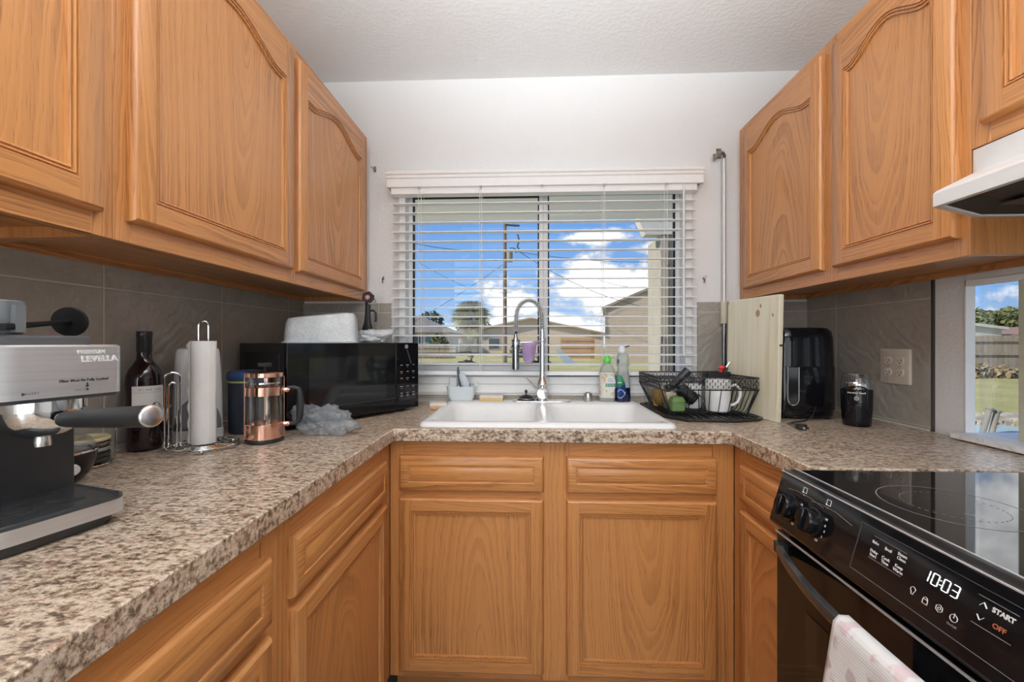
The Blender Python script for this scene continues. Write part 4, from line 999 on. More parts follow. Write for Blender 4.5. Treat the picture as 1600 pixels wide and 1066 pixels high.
b.loft([[(px+.015*math.cos(2*PI*i/48), py+.015*math.sin(2*PI*i/48), ZT+z) for i in range(48)] for z in (.28, .0145)] + L + [[(px+.015*math.cos(2*PI*i/48), py+.015*math.sin(2*PI*i/48), ZT+.28) for i in range(48)]], False, False)
pr_ = thing('paper_towel_roll', 'thin white paper towel roll on the chrome holder', 'paper towel', (px, py, ZT+.0145)); obj('roll', b, PAPER, pr_, sharp=50)
b = MB()
def flap(u, v):
    a = math.atan2(-py, -px)-R(80); t = Vector((-math.sin(a), math.cos(a), 0)); c = Vector((px+rl*math.cos(a), py+rl*math.sin(a), 0)); k = u*(.006+.018*max(0, v-.93)/.07)
    p = c - t*k + Vector((math.cos(a), math.sin(a), 0))*(.0008+.003*u+.0015*math.sin(v*40)*u); return (p.x, p.y, ZT+lerp(.0150, .2795, v) - (.010*u if v > .95 else 0))
b.sheet(flap, 6, 60); obj('loose_sheet', b, PAPER, pr_, solid=.0005)
# white appliance behind the roll
wa = thing('can_opener', 'tall white countertop appliance with grey arched front behind the paper towels', 'appliance', (-.952, 1.178, ZT))
b = MB(); face2 = Vector((.62, -.785, 0))
def WA(a, z, d): return Vector((-.952, 1.178, ZT+z)) + Vector((.785, .62, 0))*a + face2*d
L = []
for z, w, d, r in ((.001, .118, .100, .03), (.03, .120, .102, .03), (.0305, .116, .098, .03), (.10, .115, .097, .03), (.20, .108, .092, .03), (.245, .102, .088, .03), (.257, .096, .080, .03), (.260, .080, .066, .025)):
    L.append([WA(x, z, y) for x, y in rr(w, d, r, 8)])
b.loft(L); bd = obj('body', b, plain('white_appliance', (.70, .70, .72), .35, var=.02), wa, sharp=30)
def wsurf(x, z):
    w = .1165-.0085*max(0, z-.03)/.17; d = .0985-.006*max(0, z-.03)/.17; k = abs(x)-(w/2-.03)
    return d/2 - (.03-math.sqrt(max(0, .03**2-k*k)) if k > 0 else 0)
def arch_(u, v):
    x = .054*(2*u-1); zt = .036+.088*math.sqrt(max(0, 1-(x/.0545)**2)); z = lerp(.033, zt, v); return WA(x, z, wsurf(x, z)+.0009)
b = MB(); b.sheet(arch_, 36, 10); obj('front_panel', b, plain('grey_panel', (.15, .15, .155), .35), bd, solid=.0006)
b = MB(); b.tube([WA(-.062, .10, .0), WA(-.069, .09, .008), WA(-.071, .065, .012), WA(-.066, .045, .008), WA(-.060, .04, .0)], .003, 8); obj('side_loop', b, LGREYP, bd)
# french press
fp_ = thing('french_press', 'copper banded glass french press with black handle', 'french press', (-.738, 1.150, ZT))
qx, qy = -.738, 1.150
b = MB(); b.lathe([(.001, .001), (.0475, .001), (.0485, .006), (.0475, .012), (.001, .012)], (qx, qy, ZT), seg=48); obj('base', b, BLACKS, fp_)
b = MB(); b.lathe([(.0470, .010), (.0470, .052), (.0452, .053), (.0452, .010)], (qx, qy, ZT), seg=48, cap0=False, cap1=False); obj('lower_band', b, COPPER, fp_)
b = MB(); b.lathe([(.0470, .130), (.0470, .153), (.0452, .153), (.0452, .130), (.0470, .130)], (qx, qy, ZT), seg=48, cap0=False, cap1=False); obj('upper_band', b, COPPER, fp_)
b = MB(); b.lathe([(.001, .014), (.0435, .014), (.0448, .018), (.0448, .178), (.0458, .181), (.0442, .181), (.0430, .178), (.0430, .020), (.001, .018)], (qx, qy, ZT), seg=48); obj('beaker', b, GLASS, fp_)
b = MB(); b.lathe([(.0470, .180), (.0490, .181), (.0490, .192), (.0455, .1945), (.02, .1965), (.001, .197)], (qx, qy, ZT), seg=48); obj('lid', b, COPPER, fp_)
b = MB(); b.cyl((qx, qy, ZT+.197), (qx, qy, ZT+.209), .0035, seg=12); b.lathe([(.016, .209), (.0175, .211), (.0175, .217), (.015, .219), (.001, .2195)], (qx, qy, ZT), seg=28); obj('plunger_knob', b, DARKSTEEL, fp_)
b = MB(); b.cyl((qx, qy, ZT+.04), (qx, qy, ZT+.197), .0022, seg=10); b.lathe([(.001, .162), (.0425, .162), (.0425, .166), (.001, .166)], (qx, qy, ZT), seg=36); b.lathe([(.001, .036), (.0425, .036), (.0425, .039), (.001, .039)], (qx, qy, ZT), seg=36); obj('plunger', b, CHROME, fp_)
hv = Vector((.90, .43, 0)).normalized(); sv = Vector((-hv.y, hv.x, 0))
for a in (6, 92, 190):
    a_ = math.atan2(hv.y, hv.x)+R(a); c = Vector((qx+.0478*math.cos(a_), qy+.0478*math.sin(a_), ZT)); b = MB()
    b.obox(c+Vector((0, 0, .097)), (.0022, .0085, .17), frame((0, 0, 0), (math.cos(a_), math.sin(a_), 0), (-math.sin(a_), math.cos(a_), 0)).to_3x3()); obj('strap', b, COPPER, fp_, bevel=.0005)
b = MB(); HP = lambda d, z: Vector((qx, qy, ZT+z)) + hv*d
for z in (.142, .046): b.cyl(HP(.047, z), HP(.060, z), .0075, seg=18); b.ball(HP(.060, z)+sv*-.007, .004, seg=10, rings=8)
obj('rivet', b, COPPER, fp_)
b = MB(); L = []
for d, z, w, t in ((.056, .146, .007, .006), (.072, .148, .008, .006), (.084, .143, .009, .007), (.088, .130, .011, .009), (.089, .10, .012, .010), (.088, .07, .012, .010), (.086, .052, .010, .008), (.078, .045, .008, .006), (.056, .046, .007, .006)):
    L.append((HP(d, z), t))
b.tube([p for p, t in L], [t for p, t in L], 12); obj('handle', b, BLACKM, fp_, sharp=60)
# navy lidded canister behind the press
cn = thing('storage_canister', 'dark canister with navy blue lid behind the french press', 'canister', (-.868, 1.270, ZT))
b = MB(); b.lathe([(.001, .001), (.047, .001), (.051, .006), (.052, .165), (.001, .165)], (-.868, 1.270, ZT), seg=40); obj('body', b, plain('dark_canister', (.015, .02, .03), .3), cn)
b = MB(); b.lathe([(.054, .160), (.056, .164), (.056, .180), (.052, .187), (.02, .191), (.001, .1915)], (-.868, 1.270, ZT), seg=40); obj('lid', b, NAVY, cn)
b = MB(); b.lathe([(.0535, .154), (.0545, .155), (.0545, .160), (.0535, .160)], (-.868, 1.270, ZT), seg=40, cap0=False, cap1=False); obj('seal_band', b, plain('lime_band', (.25, .30, .08), .4), cn)
# crumpled carrier bags
def crumple(name, lb, mat_, c, sx, sy, sz, seed, amp, lobes, sub=5, flat=.0):
    bm = bmesh.new(); bmesh.ops.create_icosphere(bm, subdivisions=sub, radius=1)
    so = Vector((seed*3.1, seed*1.7, seed*.9)); vs = []
    for v in bm.verts:
        p = v.co.copy(); n = p.normalized()
        q = 0; f = 1.3
        for o_ in range(4): q += abs(noise.noise(p*f+so))*(1/f)**.85; f *= 2.1
        fold = abs(math.sin(5*p.x+3*p.z+2.5*noise.noise(p*1.5+so)))*.12
        l = 1 + amp*(q-.55) + fold - .08
        for (d, k) in lobes:
            a = max(0, n.dot(Vector(d).normalized())); l += k*a**9
        w = n*l; w = Vector((w.x*sx, w.y*sy, w.z*sz)); w.z = max(w.z, -sz*.62+.004*abs(noise.noise(p*7+so)))
        vs.append(Vector(c)+w+Vector((0, 0, sz*.62)))
    fs = [[v.index for v in f.verts] for f in bm.faces]; bm.free()
    b = MB(); b.add(vs, fs); o = obj(name, b, mat_, sharp=180); tag(o, lb, 'bag'); return o
crumple('plastic_bag', 'crumpled translucent grey plastic bag in front of the microwave', FILM_G, (-.624, 1.262, ZT+.001), .088, .060, .052, 2, .72, [((.9, -.35, -.25), .40), ((-.8, .2, .4), .22), ((.2, -.2, 1), .15)])
crumple('plastic_bag', 'crumpled clear film bag bunched beside the plastic tub on the microwave', FILM_W, (-.652, 1.722, ZT+.275), .072, .042, .034, 5, .6, [((1, .1, .5), .55)], 4)

# ------------------------------------------------------------------ microwave (local: x along the front, y into the body)
A0 = Vector((-.747, 1.272, ZT)); A1 = Vector((-.453, 1.713, ZT)); MWW = (A1-A0).length
mw = thing('microwave', 'black countertop microwave set across the left corner', 'microwave', A0, math.atan2(A1.y-A0.y, A1.x-A0.x))
MD, MZ0, MZ1 = .345, .012, .273
b = MB(); b.box(.002, MWW-.002, .018, MD, MZ0, MZ1); obj('housing', b, BLACKS, mw, False, bevel=.004)
b = MB(); b.box(-.0, .0021, .05, MD-.05, .10, .24); obj('side_panel', b, BLACKM, mw, False, bevel=.001)
cpx = MWW-.115
b = MB(); b.box(0, cpx-.001, .0, .0178, MZ0, MZ1); dr = obj('door', b, BLACKG, mw, False, bevel=.003, seg=3)
b = MB(); b.box(.07, cpx-.045, -.0006, .0004, .062, .225); obj('door_window', b, plain('smoked_glass', (.010, .011, .012), .05), dr, False)
b = MB(); b.box(.0, cpx-.001, -.0012, .001, .0585, .0605); obj('door_line', b, plain('dark_groove', (.03, .03, .032), .3), dr, False)
b = MB(); b.box(cpx+.001, MWW, .0, .0178, MZ0, MZ1); kp = obj('control_panel', b, BLACKG, mw, False, bevel=.003, seg=3)
b = MB(); b.box(cpx+.015, MWW-.012, -.0005, .0005, .045, .062); obj('open_button', b, BLACKS, kp, False)
b = MB()
for r_ in range(5):
    for c_ in range(3):
        x = cpx+.028+.030*c_; z = .185-.026*r_-(0 if r_ < 3 else .006)
        b.box(x-.006-.002*((r_+c_) % 2), x+.006, -.0005, .0003, z-.0014, z+.0014)
        if (r_*3+c_) % 2: b.box(x-.004, x+.003, -.0005, .0003, z-.0075, z-.0060)
for c_ in range(3): x = cpx+.028+.030*c_; b.box(x-.006, x+.006, -.0005, .0003, .062, .067)
obj('key_print', b, INKG, kp, False)
b = MB(); b.lathe([(.0065, 0), (.0085, 0), (.0085, .0006), (.0065, .0006)], (cpx+.052, -.0002, .258), (0, -1, 0), 28); b.ring((cpx+.052, -.0005, .258), .0035, .0008, (0, 1, 0), 16, 6); obj('logo', b, plain('logo_grey', (.40, .40, .42), .3, .5), kp, False)
b = MB(); b.bar((cpx+.055, -.0008, .245), (cpx+.075, -.0008, .190), .003, .0006); obj('panel_streak', b, INKG, kp, False)  # thin grey streak slanting down the panel
for fx_ in (.04, MWW-.04):
    for fy_ in (.05, MD-.04):
        b = MB(); b.cyl((fx_, fy_, 0.0004), (fx_, fy_, MZ0), .010, seg=14); obj('foot', b, BLACKM, mw, False)
MT = ZT+MZ1
# upturned tub on top
tb = thing('plastic_tub', 'frosted clear plastic tub upside down on top of the microwave', 'tub', (-.790, 1.590, MT), R(18))
L = []
for z, w, d, r in ((.0005, .262, .185, .03), (.006, .262, .185, .03), (.0062, .248, .171, .03), (.05, .243, .166, .03), (.085, .236, .160, .03), (.100, .226, .150, .03), (.105, .19, .115, .03)):
    tiltz = lambda x: .026*(x/.25)*(z/.1)
    L.append([(x, y, z+tiltz(x)) for x, y in rr(w, d, r, 8)])
b = MB(); b.loft(L, False, True); obj('shell', b, film_mat('frosted_tub', (.84, .88, .90), .90, .25), tb, False, sharp=45)
b = MB(); b.loft([[(x, y, z) for x, y in rr(.235, .16, .03, 6)] for z in (.0008, .03, .046)]); obj('wrapping', b, film_mat('white_wrap', (.85, .87, .88), .9, .35), tb, False)
# black hand tool standing by the wall
bt = thing('corkscrew', 'black hand tool with ring head and side trigger standing on the microwave', 'tool', (-.703, 1.815, MT))
tx, ty = -.703, 1.815
b = MB(); L = []
for z, w, d in ((.0005, .036, .03), (.02, .034, .028), (.05, .040, .030), (.062, .041, .030), (.085, .028, .025), (.12, .022, .022), (.155, .022, .02), (.175, .026, .018)):
    L.append([(tx+x - .004+.03*z, ty+y, MT+z) for x, y in rr(w, d, .008, 4)])
b.loft(L); obj('handle', b, BLACKM, bt, sharp=50)
b = MB(); hc = Vector((tx+.003, ty-.004, MT+.197)); b.loft([[hc+Vector((r_*math.cos(2*PI*i/6+.3), y, r_*math.sin(2*PI*i/6+.3))) for i in range(6)] for r_, y in ((.012, -.011), (.026, -.011), (.027, .0), (.026, .011), (.012, .011), (.012, -.011))], False, False); obj('ring_head', b, plain('tool_dark_red', (.03, .008, .008), .4), bt, sharp=20, bevel=.002)
b = MB(); b.ring(hc+Vector((0, -.006, 0)), .009, .003, (0, 1, 0), 20, 8); b.ball(hc+Vector((.003, -.002, -.004)), .006, seg=10, rings=8); obj('ring_insert', b, plain('insert_pink', (.45, .30, .28), .4), bt)
b = MB(); b.cyl(hc+Vector((.022, 0, -.018)), hc+Vector((.034, 0, -.010)), .008, seg=12); b.cyl((tx+.004, ty-.004, MT+.172), (tx+.016, ty-.004, MT+.166), .006, seg=12); obj('joint', b, CHROME, bt)
b = MB(); b.tube([(tx+.010, ty-.004, MT+.140), (tx+.026, ty-.004, MT+.140), (tx+.036, ty-.004, MT+.128), (tx+.037, ty-.004, MT+.095), (tx+.031, ty-.004, MT+.092)], [.005, .005, .005, .0045, .004], 10); obj('trigger', b, BLACKM, bt)

# ------------------------------------------------------------------ things round the sink
SPY = plain('sponge_yellow', (.62, .47, .20), .95, bumpy=.8, bscale=260)
SPW = plain('sponge_scrub', (.70, .66, .62), .95, bumpy=.9, bscale=320)
SPP = plain('sponge_tan', (.66, .40, .22), .95, bumpy=.8, bscale=260)
def sponge(name, lb, x, y, z, l, w, rz, mlow, mtop, sub):
    t = thing(name, lb, 'sponge', (x, y, z), rz)
    L = [[(a, c, zz) for a, c in rr(l-2*i, w-2*i, .006, 4)] for zz, i in ((.0006, .002), (.003, 0), (.014, 0))]
    b = MB(); b.loft(L); obj('foam', b, mlow, t, False)
    b = MB(); b.loft([[(a, c, zz) for a, c in rr(l-2*i, w-2*i, .006, 4)] for zz, i in ((.0145, 0), (.023, .0005), (.026, .003))]); obj(sub, b, mtop, t, False)
sponge('sponge', 'worn tan sponge on the counter left of the sink', -.378, 1.735, ZT, .070, .050, R(12), SPP, SPW, 'scrub_pad')
sponge('sponge', 'yellow sponge with pale scrub side on the back rim of the sink', -.166, 1.865, ZS, .105, .050, R(-3), SPY, SPW, 'scrub_pad')
# sink caddy with brush
cd = thing('sink_caddy', 'pale blue-white plastic caddy at the back left of the sink', 'caddy', (-.300, 1.866, ZS))
cx_, cy_ = -.302, 1.866
b = MB(); CAD = plain('pale_blue_plastic', (.66, .72, .75), .35, var=.02)
lo = [[(x, y, ZS+z) for x, y in rr(w, d, r, 7, cx_, cy_)] for z, w, d, r in ((.0006, .096, .044, .018), (.004, .104, .050, .02), (.02, .116, .056, .022), (.062, .128, .062, .022), (.064, .128, .062, .022), (.062, .122, .056, .02), (.008, .104, .046, .016))]
b.loft(lo); obj('tray', b, CAD, cd, sharp=50)
b = MB(); b.loft([[(x, y, ZS+z) for x, y in rr(.036, .012, .005, 4, cx_-.040, cy_+.020)] for z in (.009, .098)]); obj('divider', b, CAD, cd)
b = MB(); b.bar((cx_+.058, cy_-.0, ZS+.06), (cx_+.070, cy_, ZS+.078), .006); b.ball((cx_+.070, cy_, ZS+.080), .005, seg=10, rings=8); obj('hook', b, CAD, cd)
db = thing('dish_brush', 'pale blue dish brush with dark handle standing in the sink caddy', 'brush', (-.29, 1.862, ZS+.012))
b = MB(); pts = [(-.292, 1.862, ZS+.012), (-.301, 1.862, ZS+.06), (-.309, 1.862, ZS+.095), (-.315, 1.862, ZS+.125), (-.316, 1.862, ZS+.150)]; b.tube(pts, [.006, .0065, .007, .006, .003], 10); obj('handle', b, plain('brush_dark', (.05, .06, .08), .35), db)
b = MB(); L = []
for t, w in ((0, .014), (.3, .019), (.7, .019), (.95, .012), (1, .006)):
    c = Vector((-.274, 1.861, ZS+.045)).lerp(Vector((-.301, 1.861, ZS+.122)), t); L.append([c+Vector((w*math.cos(2*PI*i/18), .010*math.sin(2*PI*i/18), 0)) for i in range(18)])
b.loft(L); obj('bristle_head', b, plain('pale_bristles', (.60, .66, .74), .7, bumpy=.9, bscale=400), db)
b = MB(); b.tube([(-.256, 1.861, ZS+.03), (-.266, 1.861, ZS+.075)], .0035, 8); obj('scraper', b, plain('brush_slate', (.10, .14, .19), .4), db)
# sink stopper, air gap cap
st = thing('sink_stopper', 'black domed sink stopper left of the faucet', 'stopper', (-.014, 1.865, ZS))
b = MB(); b.lathe([(.001, .0072), (.038, .0072), (.0385, .010), (.030, .020), (.016, .026), (.008, .028), (.001, .028)], (-.014, 1.858, ZS), seg=36); obj('dome', b, BLACKS, st)
b = MB(); b.lathe([(.0035, .027), (.003, .034), (.0065, .038), (.0062, .046), (.003, .050), (.001, .050)], (-.014, 1.858, ZS), seg=20); obj('knob', b, BLACKS, st)
b = MB(); b.ring((-.014, 1.858, ZS+.0125), .0365, .0010, n=40); obj('rim', b, CHROME, st)
b = MB(); b.lathe([(.018, .0005), (.019, .003), (.0185, .028), (.016, .036), (.008, .040), (.001, .0405)], (.257, 1.862, ZS), seg=28); tag(obj('air_gap_cap', b, plain('satin_nickel', (.55, .54, .52), .3, 1)), 'small silver air gap cap on the back rim right of the faucet', 'cap')
# dish soap bottles
s1 = thing('soap_bottle', 'clear dish soap bottle with green cap and floral label', 'bottle', (.340, 1.860, ZS))
cx_, cy_ = .340, 1.862
def ovl(cx_, cy_, w, d, z, n=32): return [(cx_+w/2*math.cos(2*PI*i/n), cy_+d/2*math.sin(2*PI*i/n), ZS+z) for i in range(n)]
def sup(cx_, cy_, w, d, z, r=.018): return [(x, y, ZS+z) for x, y in rr(w, d, min(r, d/2-.001), 7, cx_, cy_)]
b = MB(); b.loft([sup(cx_, cy_, *q) for q in ((.062, .040, .0006), (.066, .044, .004), (.066, .044, .120), (.062, .042, .140), (.050, .036, .153), (.034, .030, .162, .012), (.026, .026, .165, .012), (.026, .026, .175, .012))]); obj('bottle_body', b, plain('clear_soap', (.72, .78, .72), .12, trans=.55, ior=1.2), s1)
b = MB(); b.lathe([(.0165, .170), (.0175, .172), (.0170, .186), (.012, .192), (.009, .199), (.001, .200)], (cx_, cy_, ZS), seg=24); b.box(cx_+.004, cx_+.026, cy_-.007, cy_+.003, ZS+.187, ZS+.192); obj('cap', b, plain('bright_green', (.10, .56, .08), .35), s1)
m, N, L_, B = new_mat('floral_soap_label'); g = NG(N, L_); tc, xyz = g.coords()
vo = N.new('ShaderNodeTexVoronoi'); vo.inputs['Scale'].default_value = 55; L_.new(tc, vo.inputs['Vector'])
nn = g.noise(tc, 30, 2)
L_.new(g.mix(g.smooth(vo.outputs['Distance'], .25, .55), g.ramp(nn, [(.35, (.62, .22, .07)), (.5, (.66, .45, .30)), (.65, (.20, .32, .12))]), (.66, .66, .60)), B.inputs['Base Color']); B.inputs['Roughness'].default_value = .35
b = MB(); b.loft([[(x, y, ZS+z) for x, y in rr(.0668, .0448, .018, 7, cx_, cy_)] for z in (.018, .128)], False, False); lb = obj('label', b, m, s1)
b = MB(); yf = cy_-.0226
b.loft([[(cx_+.010+.022*math.cos(2*PI*i/28), yf+d, ZS+.078+.038*math.sin(2*PI*i/28)) for i in range(28)] for d in (0, .001)]); obj('label_badge', b, plain('badge_white', (.68, .72, .72), .4), lb)
b = MB(); b.box(cx_-.011, cx_+.0325, yf-.0005, yf+.001, ZS+.066, ZS+.080); obj('label_band', b, plain('badge_green', (.06, .25, .12), .4), lb)
b = MB()
for k in range(3): b.lathe([(.001, 0), (.0042, 0), (.0042, .0004), (.001, .0004)], (cx_-.003+.012*k, yf-.0004, ZS+.073), (0, -1, 0), 16)
for k, w in ((0, .018), (1, .024)): b.box(cx_+.010-w/2, cx_+.010+w/2, yf-.0006, yf, ZS+.098-.009*k, ZS+.1015-.009*k)
obj('label_print', b, plain('badge_print', (.28, .42, .42), .5), lb)
s2 = thing('soap_bottle', 'tall clear dish soap bottle with dark blue soap in its base', 'bottle', (.407, 1.862, ZS))
cx_, cy_ = .408, 1.862
b = MB(); b.loft([sup(cx_, cy_, .060, .042, .0006), sup(cx_, cy_, .065, .046, .005), sup(cx_, cy_, .062, .045, .062)]); obj('blue_soap', b, plain('blue_liquid', (.004, .008, .035), .08), s2)
b = MB(); b.loft([sup(cx_, cy_, .062, .045, .0622), sup(cx_, cy_, .058, .043, .10), sup(cx_, cy_, .048, .038, .135), sup(cx_, cy_, .047, .037, .150), sup(cx_, cy_, .052, .038, .165), sup(cx_, cy_, .053, .038, .185), sup(cx_, cy_, .046, .034, .203), sup(cx_, cy_, .034, .028, .212)]); obj('bottle_body', b, plain('clear_bottle', (.80, .86, .86), .10, trans=.6, ior=1.15), s2)
b = MB(); b.lathe([(.0160, .212), (.0165, .214), (.0160, .230), (.012, .235), (.0105, .244), (.001, .245)], (cx_-.004, cy_, ZS), seg=24); b.bar((cx_-.004, cy_-.004, ZS+.240), (cx_+.004, cy_-.004, ZS+.241), .008, .004); obj('cap', b, plain('frosted_cap', (.72, .76, .82), .25), s2)
b = MB(); b.tube([(cx_+.010, cy_-.004, ZS+.237), (cx_+.020, cy_-.004, ZS+.241), (cx_+.027, cy_-.004, ZS+.243)], .0028, 6); obj('spout_tip', b, INKK, s2)
b = MB(); yf = cy_-.0235
def leaf(a, z): return (cx_+a, yf+.0015*(abs(a)/.03), ZS+z)
b.add([leaf(-.031, .020), leaf(-.012, .012), leaf(.004, .030), leaf(.008, .055), leaf(.004, .085), leaf(-.012, .115), leaf(-.030, .115)], [(0, 1, 2, 3, 4, 5, 6)]); lb = obj('label', b, plain('label_blue', (.02, .06, .24), .3), s2, solid=.0006)
b = MB(); b.add([(p[0], p[1]-.0008, p[2]) for p in (leaf(-.029, .068), leaf(-.010, .066), leaf(.004, .080), leaf(.001, .090), leaf(-.012, .114), leaf(-.028, .114))], [(0, 1, 2, 3, 4, 5)]); obj('label_green', b, plain('label_green', (.03, .24, .10), .3), lb, solid=.0004)
b = MB(); b.tube([(p[0], p[1]-.0012, p[2]) for p in (leaf(-.028, .045), leaf(-.016, .055), leaf(-.004, .050), leaf(.003, .038))], .0016, 6); b.tube([(p[0], p[1]-.0012, p[2]) for p in (leaf(-.026, .022), leaf(-.012, .018), leaf(.001, .030), leaf(.006, .045))], .0012, 6); b.box(cx_-.028, cx_-.010, yf-.0022, yf-.0012, ZS+.082, ZS+.086); obj('label_print', b, plain('label_white', (.60, .64, .70), .4), lb)
b = MB(); b.loft([[(cx_-.0245+.006*math.cos(2*PI*i/16), cy_-.0165+d, ZS+.176+.010*math.sin(2*PI*i/16)) for i in range(16)] for d in (-.002, 0)]); obj('round_sticker', b, plain('sticker_navy', (.05, .07, .16), .4), s2)

# ------------------------------------------------------------------ dish rack
mt = thing('drain_mat', 'black ribbed drain tray under the dish rack', 'tray', (.65, 1.67, ZT))
b = MB(); op = [(.505, 1.885), (.482, 1.862), (.480, 1.560), (.545, 1.478), (.720, 1.470), (.728, 1.478), (.800, 1.500), (.826, 1.530), (.826, 1.862), (.800, 1.885)]
def shr(d): 
    c = Vector((.653, 1.68)); return [((x-c.x)*(1-d/.17)+c.x, (y-c.y)*(1-d/.20)+c.y) for x, y in op]
b.loft([[(x, y, ZT+z) for x, y in shr(d)] for d, z in ((.004, .0006), (0, .004), (0, .011), (.003, .012), (.008, .011), (.010, .006))]); obj('tray', b, BLACKS, mt)
b = MB()
for k in range(13):
    x = .515+.0245*k; y0 = 1.60 if x < .54 else 1.51; b.box(x-.003, x+.003, y0+(0 if x < .79 else .03), 1.86, ZT+.0060, ZT+.0095)
obj('ribs', b, plain('glossy_rib', (.02, .02, .021), .15), mt)
rk = thing('dish_rack', 'black wire dish rack with patterned metal band right of the sink', 'dish rack', (.65, 1.70, ZT+.0095))
RB = plain('rack_black', (.012, .012, .013), .35)
T0 = (.474, .817, 1.538, 1.845); zt0, zt1 = 1.018, 1.0615
b = MB()
def band(p, q, n):
    p, q = Vector(p), Vector(q); d = (q-p)
    for z in (zt0, zt1): b.bar(p+Vector((0, 0, z)), q+Vector((0, 0, z)), .0022, .0045)
    rows = 4; hz = (zt1-zt0)/rows
    for i in range(n+1):
        a = p+d*(i/n); b.bar(a+Vector((0, 0, zt0)), a+Vector((0, 0, zt1)), .0010, .0012)
        if i < n:
            c = p+d*((i+1)/n)
            for k in range(rows):
                s_ = (i+k) % 2; b.bar(a+Vector((0, 0, zt0+hz*(k+s_))), c+Vector((0, 0, zt0+hz*(k+1-s_))), .001, .0014)
b_ = [(T0[0], T0[2], 0), (T0[1], T0[2], 0), (T0[1]-.042, T0[3], 0), (T0[0], T0[3], 0)]
band(b_[0], b_[1], 36); band(b_[1], b_[2], 30); band(b_[2], b_[3], 36); band(b_[3], b_[0], 30)
obj('patterned_band', b, RB, rk, merge=False)
b = MB(); B0 = (.515, .795, 1.575, 1.82); zb = ZT+.0125
def wire(pts, r=.0017): b.tube(pts, r, 6)
for i in range(9):
    t = i/8; xt = lerp(T0[0]+.01, T0[1]-.01, t); xb = lerp(B0[0], B0[1], t); xr_ = xt-.042*t; xq = xb-.03*t
    if i % 2 == 0 or i in (3, 5): wire([(xt, T0[2], zt0), (xb, B0[2]-.004, zb+.012), (xb, B0[2]+.006, zb), (xq, B0[3]-.006, zb), (xq, B0[3]+.004, zb+.012), (xr_, T0[3], zt0)])
for i in range(12):
    t = i/11; yt = lerp(T0[2]+.02, T0[3]-.02, t); yb = lerp(B0[2]+.01, B0[3]-.01, t)
    wire([(T0[0], yt, zt0), (B0[0]-.004, yb, zb+.014), (B0[0]+.008, yb, zb+.002), (B0[1]-.008-.03*t, yb, zb+.002), (B0[1]+.004-.03*t, yb, zb+.014), (T0[1]-.042*t, yt, zt0)])
for x, xb in ((T0[0]+.002, B0[0]+.002), (T0[1]-.002, B0[1]-.002)):
    for y, yb in ((T0[2]+.002, B0[2]), (T0[3]-.002, B0[3])):
        k = .042 if (x > .7 and y > 1.7) else 0; b.tube([(x-k, y, zt0), (xb-k*.7, yb, ZT+.0098)], .003, 8)
obj('wires', b, RB, rk, merge=False)
ZM = ZT+.0165     # what stands on the wire floor
# mug
def mug(lb, x, y, r, h, mat_, ang, flip=False):
    t = thing('coffee_mug', lb, 'mug', (x, y, ZM))
    b = MB(); pr = [(.001, .004), (r*.86, .0), (r*.93, .003), (r*.98, .02), (r, h-.003), (r-.0015, h), (r-.004, h-.002), (r-.0045, .012), (.001, .010)]
    if flip: pr = [(p, h-z) for p, z in reversed(pr)]
    b.lathe(pr, (x, y, ZM), seg=44); obj('cup', b, mat_, t)
    d = Vector((math.cos(ang), math.sin(ang), 0)); b = MB()
    P = [(r-.003, .80), (r+.018, .84), (r+.032, .72), (r+.033, .50), (r+.024, .30), (r+.008, .20), (r-.003, .20)]
    if flip: P = [(a, 1-c) for a, c in P]
    b.tube([Vector((x, y, ZM+c*h))+d*a for a, c in P], [.0055]*7, 10); obj('handle', b, mat_, t)
mug('large white coffee mug at the front of the dish rack', .712, 1.626, .044, .118, PORC, R(-12))
mug('white mug half hidden behind the large mug in the dish rack', .648, 1.705, .034, .090, PORC, R(150))
dg = thing('drinking_glass', 'clear drinking glass beside the large white mug in the rack', 'glass', (.692, 1.672, ZM))
b = MB(); b.lathe([(.001, .001), (.013, .001), (.015, .004), (.0175, .092), (.0165, .093), (.0140, .008), (.001, .007)], (.664, 1.612, ZM), seg=28); obj('tumbler', b, GLASS, dg)
gb = thing('green_box', 'small green plastic box at the front of the dish rack', 'box', (.565, 1.600, ZM))
b = MB(); GRN = plain('sage_green', (.13, .23, .075), .45, var=.05)
b.loft([[(x, y, ZM+z) for x, y in rr(w, d, r, 2, .556, 1.616)] for z, w, d, r in ((.0, .044, .036, .008), (.003, .050, .042, .01), (.034, .054, .046, .012))]); obj('base', b, GRN, gb, sharp=25)
b = MB(); b.loft([[(x, y, ZM+z) for x, y in rr(w, d, r, 2, .556, 1.616)] for z, w, d, r in ((.0345, .056, .048, .012), (.038, .056, .048, .012), (.052, .042, .034, .010), (.053, .040, .032, .009))]); obj('lid', b, GRN, gb, sharp=25)
b = MB(); b.lathe([(.001, .001), (.019, .001), (.021, .004), (.026, .060), (.0245, .061), (.020, .006), (.001, .005)], (.548, 1.675, ZM), seg=28); tag(obj('cream_cup', b, plain('cream_plastic', (.66, .60, .42), .4)), 'cream coloured plastic cup behind the green box in the rack', 'cup')
b = MB(); b.lathe([(.001, .001), (.022, .001), (.024, .004), (.031, .066), (.0295, .067), (.023, .006), (.001, .005)], (.530, 1.745, ZM), seg=28); tag(obj('yellow_cup', b, plain('amber_plastic', (.66, .40, .08), .35)), 'amber yellow plastic cup at the back left of the dish rack', 'cup')
b = MB(); b.loft([[(x, y, ZM+z) for x, y in rr(w, w, .008, 4, .580, 1.730)] for z, w in ((0, .045), (.004, .05), (.075, .058))]); 
